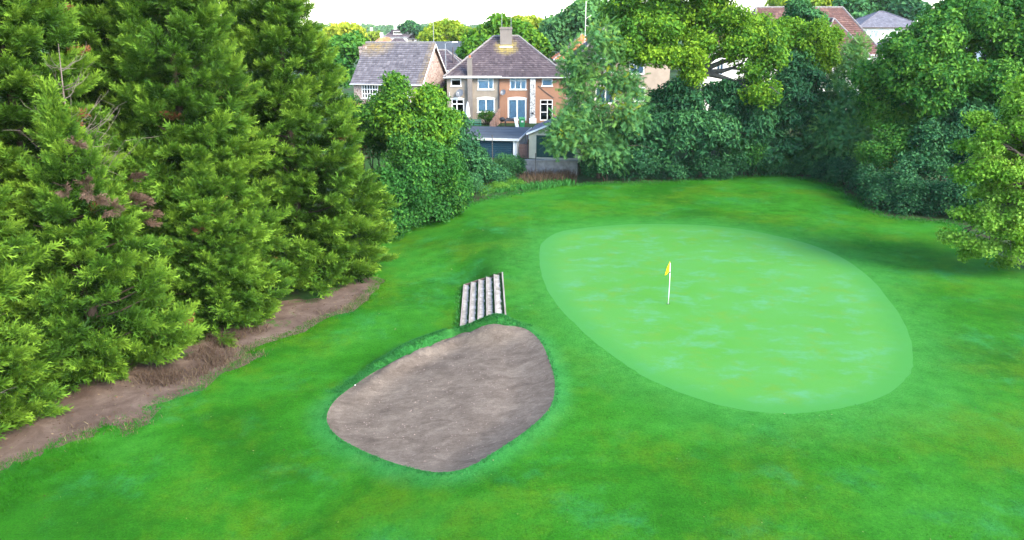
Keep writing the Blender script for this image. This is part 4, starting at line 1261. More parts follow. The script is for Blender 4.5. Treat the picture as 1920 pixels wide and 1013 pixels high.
# ------------------------------------------------------------------ things on the course
def steps():
    """Five broad timber-edged treads climbing to the right."""
    root = empty('garden_steps', (-1.45, 34.0, zt(-3.2, 34) ), 0, 'flight of five worn timber edged steps between the fairway and the bunker lip', 'steps')
    bz = root.location.z
    bl, br, tr, tl = [np.array(p) - np.array((-1.45, 34.0)) for p in STEPS]
    n = 5
    for i in range(n):
        u0, u1 = i / n, (i + 1) / n
        a = bl + (br - bl) * u0; b = bl + (br - bl) * u1; c = tl + (tr - tl) * u1; d = tl + (tr - tl) * u0
        zt_ = -bz + (-.83 + .165 * (i + 1)) - .02
        w = 0.085
        ru = w / np.linalg.norm(br - bl)
        a2 = bl + (br - bl) * (u0 + ru); d2 = tl + (tr - tl) * (u0 + ru)
        MB().hexa([(*a2, zt_ - .5), (*(b - (b - a) * .004), zt_ - .5), (*(c - (c - d) * .004), zt_ - .5), (*d2, zt_ - .5)],
                  [(*a2, zt_ - .025), (*(b - (b - a) * .004), zt_ - .035), (*(c - (c - d) * .004), zt_ - .035), (*d2, zt_ - .025)]).build('tread', M['tread'], root)
        a3 = bl + (br - bl) * (u0 + ru * .96); d3 = tl + (tr - tl) * (u0 + ru * .96)
        MB().hexa([(*a, zt_ - .45), (*a3, zt_ - .45), (*d3, zt_ - .45), (*d, zt_ - .45)], [(*a, zt_), (*a3, zt_), (*d3, zt_), (*d, zt_)]).build('riser', M['sleeper'], root)
    rg = np.random.default_rng(31)
    for i in range(n):                                       # moss and weeds in the back of every tread
        nu, nv = 5, 70
        zt_ = -bz + (-.83 + .165 * (i + 1)) - .055
        mb = MB()
        for a_ in range(nu + 1):
            for b_ in range(nv + 1):
                u = (i + .74 + .04 * math.sin(b_ * .6 + i * 3) * (1 - a_ / nu) + .255 * a_ / nu) / n; v = .02 + .96 * b_ / nv
                lo = bl + (br - bl) * u; hi = tl + (tr - tl) * u; q = lo + (hi - lo) * v
                edge_ = a_ / nu
                hgt = rg.uniform(.012, .05) * (0.5 + .7 * edge_) + .02 * (math.sin(b_ * .37 + i * 2.1) + math.sin(b_ * .83 + i)) * (1 - edge_)
                mb.v.append((q[0], q[1], zt_ + .005 + hgt))
        for a_ in range(nu):
            for b_ in range(nv):
                k_ = a_ * (nv + 1) + b_; mb.f.append((k_, k_ + nv + 1, k_ + nv + 2, k_ + 1))
        mb.build('moss', M['moss'], root, kind='stuff')
    e = np.array((.07, 0))
    z = -bz
    MB().hexa([(*(br + .02), z - .5), (*(br + .02 + e), z - .5), (*(tr + .02 + e), z - .5), (*(tr + .02), z - .5)],
              [(*(br + .02), z + .07), (*(br + .02 + e), z + .07), (*(tr + .02 + e), z + .10), (*(tr + .02), z + .10)]).build('side_board', M['sleeper'], root)
    g = np.array((0, .07))
    MB().hexa([(*(tl + (0, .02)), z - 1.0), (*(tr + (0, .02)), z - .6), (*(tr + (0, .02) + g), z - .6), (*(tl + (0, .02) + g), z - 1.0)],
              [(*(tl + (0, .02)), z - .72), (*(tr + (0, .02)), z + .08), (*(tr + (0, .02) + g), z + .08), (*(tl + (0, .02) + g), z - .72)]).build('end_board', M['brown_wood'], root)
    return root

def flag():
    x, y = 7.24, 32.5; z = zt(x, y)
    root = empty('flagstick', (x, y, z), R(12), 'white flagstick with a limp yellow flag standing in the hole', 'flag')
    MB().tube([(0, 0, -.08), (.0, 0, .9), (-.03, 0, 1.98)], [.018, .016, .012], 8).build('pole', M['white'], root, smooth=True)
    # limp flag hanging from the top, folded on itself
    mb = MB(); nu, nv = 9, 10
    for i in range(nu + 1):
        u = i / nu
        for j in range(nv + 1):
            v = j / nv
            dx = -0.02 - u * .12 - .08 * (1 - v) * u
            dy = .045 * math.sin(u * 8 + v * 2) * u
            mb.v.append((-.03 + dx, dy, 1.99 - (1 - v) * .40 - u * .22 + (.08 * v * (1 - u))))
    for i in range(nu):
        for j in range(nv):
            a = i * (nv + 1) + j
            mb.f.append((a, a + nv + 1, a + nv + 2, a + 1))
    f = mb.build('flag', M['yellow'], root, smooth=True)
    so = f.modifiers.new('thickness', 'SOLIDIFY'); so.thickness = .006
    MB().tube([(-.028, 0, 1.52), (-.028, 0, 1.57)], .022, 8).build('clip', M['black'], root)
    cup = empty('hole_cup', (x, y, z), 0, 'dark cup of the hole at the foot of the flagstick', 'golf hole')
    mb = MB(); s = 20
    for r, zz in ((.085, .006), (.054, .006), (.05, -.1)):
        for k in range(s):
            a = 2 * math.pi * k / s; mb.v.append((r * math.cos(a), r * math.sin(a), zz))
    for q in range(2):
        for k in range(s): mb.f.append((q * s + k, q * s + (k + 1) % s, (q + 1) * s + (k + 1) % s, (q + 1) * s + k))
    mb.f.append(tuple(2 * s + k for k in range(s))[::-1])
    mb.build('rim', M['black'], cup)

def blade_field(name, label, P, h, seed, mat, per=7, spread=.12, tone=(.5, .18), lean=.5, width=.018, kind='stuff'):
    """Tufts of grass blades at every point of P (x, y)."""
    rng = np.random.default_rng(seed)
    P = np.asarray(P); n = len(P) * per
    c = np.repeat(P, per, 0) + rng.normal(0, spread, (n, 2))
    z = terrain(c[:, 0], c[:, 1])
    hh = h * rng.uniform(.5, 1.3, n)
    ang = rng.uniform(0, 6.28, n); ln = rng.normal(0, lean, (n, 2)) * hh[:, None]
    w = width * rng.uniform(.6, 1.4, n)
    b0 = np.column_stack([c[:, 0] - np.cos(ang) * w, c[:, 1] - np.sin(ang) * w, z - .02])
    b1 = np.column_stack([c[:, 0] + np.cos(ang) * w, c[:, 1] + np.sin(ang) * w, z - .02])
    m0 = np.column_stack([c[:, 0] + ln[:, 0] * .35 - np.cos(ang) * w * .7, c[:, 1] + ln[:, 1] * .35 - np.sin(ang) * w * .7, z + hh * .6])
    m1 = np.column_stack([c[:, 0] + ln[:, 0] * .35 + np.cos(ang) * w * .7, c[:, 1] + ln[:, 1] * .35 + np.sin(ang) * w * .7, z + hh * .6])
    t = np.column_stack([c[:, 0] + ln[:, 0], c[:, 1] + ln[:, 1], z + hh * (1 - .3 * np.minimum(1, np.hypot(*ln.T) / hh))])
    V = np.stack([b0, b1, m1, m0, t], 1).reshape(-1, 3)
    i = np.arange(n)[:, None] * 5
    F = np.concatenate([i + [[0, 1, 2]], i + [[0, 2, 3]], i + [[3, 2, 4]]], 0)
    tn = np.repeat(np.clip(rng.normal(tone[0], tone[1], n), 0, 1), 5)
    at = {'tone': tn}
    if mat == 'fairway':
        g = poly_dist(c, GREEN); at['collar'] = np.repeat(np.minimum(np.where(in_poly(c, GREEN), -g, g), 50), 5); at['rim'] = np.repeat(np.minimum(poly_dist(c, BUNKER), 50), 5)
    o = link(name, raw_mesh(name, V, F, at), None, M[mat], kind)
    o['label'] = label
    return o

def along(poly, n, off, seed, closed=True, a=0.0, b=1.0):
    """n points beside a polyline, pushed outward by off (metres, array-like range)."""
    rng = np.random.default_rng(seed)
    P = np.asarray(poly); Q = np.roll(P, -1, 0) if closed else P[1:]
    A = P if closed else P[:-1]
    L = np.hypot(*(Q - A).T); cum = np.concatenate([[0], np.cumsum(L)]) / L.sum()
    u = rng.uniform(a, b, n); k = np.clip(np.searchsorted(cum, u) - 1, 0, len(A) - 1)
    t = rng.uniform(0, 1, n)
    p = A[k] + (Q - A)[k] * t[:, None]
    d = unit((Q - A)[k]); nr = np.column_stack([d[:, 1], -d[:, 0]])
    area = 0.5 * np.sum(P[:, 0] * np.roll(P[:, 1], -1) - np.roll(P[:, 0], -1) * P[:, 1])
    if area < 0: nr = -nr
    return p + nr * rng.uniform(off[0], off[1], n)[:, None]

def grasses():
    blade_field('lip_grass', 'long blue green grass on the raised lip of the bunker', along(LIP, 1300, (.02, .7), 1, False, .10, .84), .05, 2, 'rim_blade', 6, .08, (.5, .22), .9, .012)
    blade_field('bunker_fringe', 'short grass overhanging the bunker edge', along(BUNKER, 700, (-0.02, .15), 3), .035, 4, 'rim_blade', 6, .035, (.6, .2), 1.0, .010)
    blade_field('step_grass', 'grass hanging over the far end and the side of the steps', np.concatenate([along(STEPS[[3, 2]], 260, (-.05, .3), 5, False), along(STEPS[[0, 3]], 90, (-.2, .0), 8, False)]), .15, 6, 'grass_blade', 7, .09, (.42, .2), .6)
    rng = np.random.default_rng(9)
    # rough edge where the lawn meets the hedges
    e = LAWN
    far = e[(e[:, 1] > 44)]
    blade_field('edge_grass', 'longer uncut grass along the foot of the far hedges', along(far, 1100, (-.6, .5), 11, False), .15, 12, 'grass_blade', 6, .22, (.25, .2), .8, .022)
    q = np.column_stack([rng.uniform(-1.8, 5.0, 900), rng.uniform(57.5, 62.5, 900)]); q = q[q[:, 1] > 58.2 + .55 * q[:, 0]]
    blade_field('gap_grass', 'long bright grass in the gap before the garages', q, .40, 13, 'grass_blade', 7, .2, (.6, .2), .5, .035)
    q = np.column_stack([rng.uniform(0.8, 5.2, 260), rng.uniform(60.2, 64.2, 260)]); q = q[q[:, 1] > 60.0 + .45 * (q[:, 0] - .8)]
    blade_field('dead_weeds', 'dry purplish weeds in front of the concrete wall', q, .85, 14, 'straw', 9, .22, (.3, .2), .4, .018)
    # dry stalks on the earth strip
    edge = EARTH[(EARTH[:, 0] > -15.2)]
    q = np.concatenate([along(EARTH, 50, (-.9, .2), 15, True, .03, .17), along(EARTH, 110, (-1.6, -.2), 16, True, .22, .33), along(EARTH, 40, (-.8, -.1), 17, True, .38, .46)])
    q = q[in_poly(q, EARTH)]
    blade_field('dry_grass', 'straw coloured dry grass along the bare earth strip', q, .16, 18, 'straw', 7, .22, (.6, .25), 1.0, .009)
    blade_field('border_grass', 'short grass creeping onto the bare earth strip', along(EARTH, 1500, (-.5, .3), 23, True, .02, .62), .07, 24, 'fairway', 6, .12, (.5, .2), .9, .010)
    q = along(EARTH, 300, (-2.8, -1.2), 19, True, .2, .34); q = q[in_poly(q, EARTH) & (poly_dist(q, EARTH) > .5)]
    blade_field('dead_stalks', 'purplish dead stalks on the earth below the conifers', q, .30, 20, 'straw', 6, .2, (.15, .15), .9, .012)
    q = np.column_stack([rng.uniform(-20, -13.0, 2600), rng.uniform(15.5, 21.5, 2600)]); q = q[in_poly(q, LAWN) & ~in_poly(q, EARTH)]
    q = q[poly_dist(q, EARTH) < 1.5]
    blade_field('rough_grass', 'longer rough grass at the near end of the earth strip', q[::2], .12, 21, 'fairway', 6, .14, (.35, .25), .9, .010)
    # mown turf relief close to the camera
    q = np.column_stack([rng.uniform(-20, 18, 16000), 13.5 + 27 * rng.uniform(0, 1, 16000) ** 2.2])
    q = q[in_poly(q, LAWN) & ~in_poly(q, EARTH) & ~in_poly(q, GREEN) & ~in_poly(q, BUNKER) & ~in_poly(q, STEPS)]
    blade_field('mown_blades', 'short mown blades of the near fairway', q, .028, 22, 'fairway', 2, .10, (.42, .22), .9, .009)
    # fallen leaves and bits
    n = 900
    q = np.column_stack([rng.uniform(-14, 27, n), rng.uniform(15, 60, n)]); q = q[in_poly(q, LAWN) & ~in_poly(q, BUNKER) & ~in_poly(q, GREEN)]
    m = len(q); z = terrain(q[:, 0], q[:, 1]) + .03
    a = rng.uniform(0, 6.28, m); s = rng.uniform(.015, .035, m) * (0.6 + q[:, 1] / 50)
    d = np.column_stack([np.cos(a), np.sin(a), rng.normal(0, .2, m)]) * s[:, None]; f = np.column_stack([-np.sin(a), np.cos(a), rng.normal(0, .2, m)]) * s[:, None] * .6
    c = np.column_stack([q, z])
    V = np.stack([c - d, c + f, c + d, c - f], 1).reshape(-1, 3); i = np.arange(m)[:, None] * 4
    o = link('fallen_leaves', raw_mesh('fallen_leaves', V, np.concatenate([i + [[0, 1, 2]], i + [[0, 2, 3]]], 0), {'tone': np.repeat(rng.uniform(0, 1, m), 4)}), None, M['fallen'], 'stuff')
    o['label'] = 'scattered fallen leaves on the grass'
    # needle litter and twigs on the bare earth and under the conifers
    n = 5200
    q = np.column_stack([rng.uniform(-19, -6.5, n), rng.uniform(18.5, 39.5, n)]); q = q[in_poly(q, EARTH)]
    m = len(q); z = terrain(q[:, 0], q[:, 1]) + .02
    a = rng.uniform(0, 6.28, m); s = rng.uniform(.02, .07, m)
    d = np.column_stack([np.cos(a), np.sin(a), rng.normal(0, .15, m)]) * s[:, None]; f = np.column_stack([-np.sin(a), np.cos(a), rng.normal(0, .3, m)]) * s[:, None] * rng.uniform(.1, .6, m)[:, None]
    c = np.column_stack([q, z]); V = np.stack([c - d, c + f, c + d, c - f], 1).reshape(-1, 3); i = np.arange(m)[:, None] * 4
    o = link('needle_litter', raw_mesh('needle_litter', V, np.concatenate([i + [[0, 1, 2]], i + [[0, 2, 3]]], 0), {'tone': np.repeat(rng.uniform(0, 1, m), 4)}), None, M['litter'], 'stuff')
    o['label'] = 'brown needle litter and twigs on the bare earth'
    # clods and footprints in the sand
    q = np.column_stack([rng.uniform(-6.4, 1.5, 700), rng.uniform(18.9, 30, 700)]); q = q[in_poly(q, BUNKER)]; q = q[poly_dist(q, BUNKER) > .25]
    mb = []; z = terrain(q[:, 0], q[:, 1]); m = len(q)
    s = rng.uniform(.01, .032, m)
    o8 = np.array([(1, 0, 0), (0, 1, 0), (-1, 0, 0), (0, -1, 0), (0, 0, .8), (0, 0, -.5)])
    V = (np.column_stack([q, z])[:, None, :] + o8[None] * s[:, None, None] * rng.uniform(.6, 1.3, (m, 6, 1))).reshape(-1, 3)
    f8 = np.array([(0, 1, 4), (1, 2, 4), (2, 3, 4), (3, 0, 4), (1, 0, 5), (2, 1, 5), (3, 2, 5), (0, 3, 5)])
    F = (f8[None] + np.arange(m)[:, None, None] * 6).reshape(-1, 3)
    o = link('sand_clods', raw_mesh('sand_clods', V, F), None, M['clod'], 'stuff'); o['label'] = 'small clods and stones lying on the bunker sand'

def ball(x, y, label, r=.05):
    bm = bmesh.new(); bmesh.ops.create_icosphere(bm, subdivisions=2, radius=r)
    me = bpy.data.meshes.new('golf_ball'); bm.to_mesh(me); bm.free()
    for p in me.polygons: p.use_smooth = True
    o = link('golf_ball', me, None, M['white']); o.location = (x, y, zt(x, y) + r * .8)
    tag(o, label, 'golf ball')

def dead_spray(x, y, z, az, L, n, label, mat='pale_bark', fan=1.0, up=.1):
    """A bare dead branch with fanning twigs."""
    rng = np.random.default_rng(int(abs(x * 100 + z * 10)))
    mb = MB()
    d0 = np.array([math.cos(az), math.sin(az), up])
    o = np.array([x, y, z])
    for i in range(n):
        d = unit(d0 + rng.normal(0, .42 * fan, 3) * np.array([1, 1, .8]))
        l = L * rng.uniform(.5, 1.15)
        p = limb_path(rng, o + d0 * L * .1 * rng.uniform(0, 1), o + d * l, .25, 4)
        p = [tuple(v) for v in p]
        mb.tube(p, [.022, .017, .013, .009, .004], 4, False)
        for k in range(3):
            a = np.array(p[2 + k % 2]); e = a + unit(d + rng.normal(0, .7, 3)) * l * .35
            mb.tube([tuple(a), tuple((a + e) / 2 + rng.normal(0, .03, 3)), tuple(e)], [.010, .007, .003], 3, False)
    return mb

# ------------------------------------------------------------------ garden things
def wheelie_bin():
    root = empty('wheelie_bin', (1.02, 78, 2.52), R(8), 'green wheeled bin standing on the orange house patio', 'bin')
    MB().hexa([(-.22, -.25, .06), (.22, -.25, .06), (.22, .25, .06), (-.22, .25, .06)], [(-.29, -.34, .98), (.29, -.34, .98), (.29, .34, .98), (-.29, .34, .98)]).build('body', M['bin'], root)
    MB().hexa([(-.31, -.37, .985), (.31, -.37, .985), (.31, .37, .985), (-.31, .37, .985)], [(-.28, -.33, 1.06), (.28, -.33, 1.06), (.28, .33, 1.10), (-.28, .33, 1.10)]).build('lid', M['bin'], root)
    MB().box(-.12, .12, -.335, -.31, .62, .8).build('sticker', M['white'], root)
    for s in (-1, 1):
        MB().tube([(s * .24, .22, .10), (s * .29, .22, .10)], .10, 12).build('wheel', M['black'], root)

def parasol():
    x, y = -4.72, 80.9
    root = empty('closed_parasol', (x, y, 2.52), 0, 'closed white garden parasol standing before the grey house wall', 'parasol')
    MB().tube([(0, 0, .05), (0, 0, 2.35)], .025, 8).build('pole', M['off_white'], root)
    mb = MB(); s = 14; prof = [(2.42, .02), (2.2, .09), (1.7, .17), (1.2, .22), (.85, .27), (.8, .25)]
    for zz, r in prof:
        for k in range(s):
            a = 2 * math.pi * k / s; q = r * (1 + .18 * (k % 2)); mb.v.append((q * math.cos(a), q * math.sin(a), zz))
    for i in range(len(prof) - 1):
        for k in range(s): mb.f.append((i * s + k, i * s + (k + 1) % s, (i + 1) * s + (k + 1) % s, (i + 1) * s + k))
    mb.build('canopy', M['white'], root, smooth=True)
    MB().box(-.25, .25, -.25, .25, 0, .07).build('base', M['black'], root, bevel=.02)

def green_bench():
    root = empty('garden_bench', (-3.95, 77, 2.5), R(4), 'green painted slatted garden bench behind the flat garage roof', 'bench')
    W = 1.7
    ml = MB().box(0, W, -.03, .03, 0, .04).mesh('slat')
    for i in range(4):
        s = link('slat', ml, root, M['bench']); s.location = (-W / 2, -.25 + i * .14, .46)
    mv = MB().box(0, W, -.015, .015, 0, .10).mesh('back_slat')
    for i in range(3):
        s = link('back_slat', mv, root, M['bench']); s.location = (-W / 2, .30 + i * .03, .60 + i * .14)
    for x in (-W / 2 + .1, W / 2 - .1):
        for y in (-.28, .28):
            MB().box(x - .03, x + .03, y - .03, y + .03, 0, .459 if y < 0 else 1.0).build('leg', M['bench'], root)
        MB().box(x - .035, x + .035, -.32, .245, .66, .70).build('arm', M['bench'], root)

def patio_clutter():
    root = empty('barbecue', (-1.0, 78.2, 2.52), R(10), 'black kettle barbecue beside the garden fence', 'barbecue')
    mb = MB(); s = 14
    for zz, r in ((.62, .08), (.7, .24), (.82, .31), (.9, .31), (1.02, .25), (1.1, .08)):
        for k in range(s): mb.v.append((r * math.cos(2 * math.pi * k / s), r * math.sin(2 * math.pi * k / s), zz))
    for i in range(5):
        for k in range(s): mb.f.append((i * s + k, i * s + (k + 1) % s, (i + 1) * s + (k + 1) % s, (i + 1) * s + k))
    mb.build('bowl', M['black'], root, smooth=True)
    for k in range(3):
        a = k * 2.09; MB().tube([(.2 * math.cos(a), .2 * math.sin(a), .7), (.33 * math.cos(a), .33 * math.sin(a), 0)], .018, 5).build('leg', M['black'], root)
    root = empty('garden_table', (-.15, 78.4, 2.52), R(-5), 'dark garden table covered with black sheeting on the orange house patio', 'table')
    MB().box(-.6, .6, -.4, .4, .70, .75).build('table_top', M['black'], root)
    for x in (-.52, .52):
        for y in (-.33, .33): MB().box(x - .03, x + .03, y - .03, y + .03, 0, .699).build('leg', M['dark_metal'], root)
    mb = MB(); n = 9
    rr = random.Random(4)
    zz = [[.755 + rr.uniform(0, .28) * (0 < i < n - 1 and 0 < j < n - 1) for j in range(n)] for i in range(n)]
    for i in range(n):
        for j in range(n): mb.v.append((-.55 + 1.1 * i / (n - 1), -.36 + .72 * j / (n - 1), zz[i][j]))
    for i in range(n - 1):
        for j in range(n - 1): mb.f.append((i * n + j, (i + 1) * n + j, (i + 1) * n + j + 1, i * n + j + 1))
    o = mb.build('black_sheeting', M['black']); o.location = (-.15, 78.4, 2.525)
    tag(o, 'crumpled black sheeting heaped on the dark garden table', 'sheet')
    o = MB().hexa([(0, 0, 0), (.34, 0, 0), (.34, .05, 0), (0, .05, 0)], [(-.22, .35, 1.05), (.12, .35, 1.05), (.12, .40, 1.05), (-.22, .40, 1.05)]).build('leaning_board', M['white'])
    o.location = (.40, 77.6, 2.55); tag(o, 'white board leaning between the table and the green bin', 'board')

def garden_fence():
    a = Vector((-1.28, 81.6)); b = Vector((-2.15, 74.6)); n = 4
    root = empty('garden_fence', (a.x, a.y, 2.5), math.atan2(b.y - a.y, b.x - a.x), 'weathered wooden fence dividing the grey and orange gardens', 'fence')
    L = (b - a).length; pl = L / n
    mb = MB().box(0.05, pl - .05, -.012, .012, 0, .15).mesh('board')
    for i in range(n):
        drop = -.22 * i
        MB().box(i * pl - .045, i * pl + .045, -.045, .045, -.5, 1.85 + drop).build('post', M['fence_wood'], root)
        for j in range(10):
            s = link('board', mb, root, M['fence_wood']); s.location = (i * pl, .012 * (j % 2), .08 + j * .165 + drop); s.rotation_euler = (R(random.uniform(-4, 4)), R(random.uniform(-1, 1)), 0)
    MB().box(L - .045, L + .045, -.045, .045, -1.2, 1.85 - .22 * n).build('post', M['fence_wood'], root)
    # a second run at the right hand side
    root = empty('picket_fence', (4.9, 80.5, 2.5), R(8), 'short brown fence at the right side of the orange house garden', 'fence')
    me = MB().box(0, .11, -.01, .01, 0, 1.3).mesh('picket')
    for i in range(16):
        s = link('picket', me, root, M['fence_wood']); s.location = (i * .15, 0, random.uniform(-.03, .03))
    MB().box(0, 2.4, .012, .05, .3, .38).box(0, 2.4, .012, .05, .95, 1.03).build('rail', M['fence_wood'], root)

def concrete_wall():
    root = empty('concrete_wall', (1.05, 64.7, 0.15), R(-6), 'stained concrete retaining wall below the green garage door', 'wall')
    x = 0
    for i, w in enumerate((1.15, 1.2, 1.1, 1.2)):
        MB().hexa([(x, 0, -.4), (x + w - .02, 0, -.4), (x + w - .02, .3, -.4), (x, .3, -.4)],
                  [(x, .06, 1.18), (x + w - .02, .06, 1.18), (x + w - .02, .3, 1.18), (x, .3, 1.18)]).build('panel', M['concrete'], root)
        x += w
    MB().box(-.05, x + .03, .0, .36, 1.185, 1.27).build('coping', M['concrete'], root)

def wire_posts():
    ys = [(-1.56, 60.5, 4.1, 'tall dark fence post standing in the dark shrub', -.02), (1.96, 62.0, 2.4, 'dark fence post in front of the cream pillar', 0.0), (-4.35, 58.0, 3.6, 'grey fence post among the shrubs left of the garage', .01)]
    for x, y, top, lab, ln in ys:
        z = zt(x, y)
        root = empty('fence_post', (x, y, z), 0, lab, 'post', 'old wire fence posts at the lawn end')
        MB().tube([(0, 0, -.3), (ln * 2, 0, top - z)], .035, 6).build('post', M['dark_metal'], root)
        for k in range(3): MB().tube([(-.06, -.02, .5 + k * .6), (.06, -.02, .5 + k * .6)], .012, 5).build('wire_clip', M['dark_metal'], root)

def street_lamp():
    root = empty('street_lamp', (-8.0, 93.5, 2.6), 0, 'slim grey street lamp rising between the two nearer houses', 'street lamp')
    MB().tube([(0, 0, 0), (0, 0, 1.2), (0, 0, 8.1)], [.09, .07, .05], 8).build('post', M['grey_metal'], root)
    MB().tube([(0, 0, 8.05), (.25, 0, 8.2), (.9, 0, 8.25)], .035, 6).build('arm', M['grey_metal'], root)
    MB().hexa([(.8, -.12, 8.17), (1.5, -.12, 8.2), (1.5, .12, 8.2), (.8, .12, 8.17)], [(.85, -.08, 8.30), (1.45, -.08, 8.30), (1.45, .08, 8.30), (.85, .08, 8.30)]).build('lamp_head', M['off_white'], root)

def patio_base():
    pass

def withered(root, az, z, rad, n, seed, s=1.0):
    """Withered brown boughs on the side of a conifer, a part of it (local metres)."""
    rng = np.random.default_rng(seed)
    a = az + rng.normal(0, .16, n); zz = z + rng.normal(0, .45, n) * s
    P = np.stack([np.cos(a) * (rad - .5), np.sin(a) * (rad - .5), zz], 1)
    D = np.stack([np.cos(a), np.sin(a), rng.normal(-.15, .3, n)], 1)
    V, F, t = scatter(BOUGHS, rng.integers(0, 5, n), P, frames(D, rng.normal(0, .6, n)), rng.uniform(.7, 1.1, n) * s, np.clip(rng.normal(.45, .2, n), 0, 1))
    link('withered_bough', raw_mesh('withered_bough', V, F, {'tone': t}), root, M['withered'], 'stuff')

def dead_tree():
    """A bare grey sapling with sweeping branches."""
    x, y = -16.5, 28.2; z0 = zt(x, y); top = 12.4
    root = empty('dead_sapling', (x, y, z0), 0, 'bare grey dead sapling with sweeping leafless branches among the cypresses', 'tree')
    rng = np.random.default_rng(5)
    tr = MB().tube([(0, 0, -.2), (.05, 0, 4), (0, .05, 8), (-.05, 0, 10.4), (.1, 0, top)], [.11, .09, .06, .035, .008], 7).build('trunk', M['pale_bark'], root, smooth=True)
    mb = MB()
    for i in range(46):
        z = rng.uniform(7.2, 11.6); a = rng.uniform(-3.0, 1.6); L = rng.uniform(.7, 2.3) * (1.15 - (z - 7) / 7)
        d = np.array([math.cos(a), math.sin(a)])
        p = [(d[0] * L * t, d[1] * L * t, z + L * (.10 * t + .55 * t ** 2.2) + rng.normal(0, .03)) for t in (0, .25, .5, .75, 1)]
        mb.tube(p, [.02, .015, .011, .008, .004], 4, False)
        for k in range(4):
            q = np.array(p[1 + k % 4]); e = q + unit(np.array([*d * .6, .3]) + rng.normal(0, .5, 3)) * L * .3
            mb.tube([tuple(q), tuple((q + e) / 2 + rng.normal(0, .03, 3)), tuple(e)], [.008, .006, .003], 3, False)
    mb.build('branch', M['pale_bark'], root, kind='stuff')

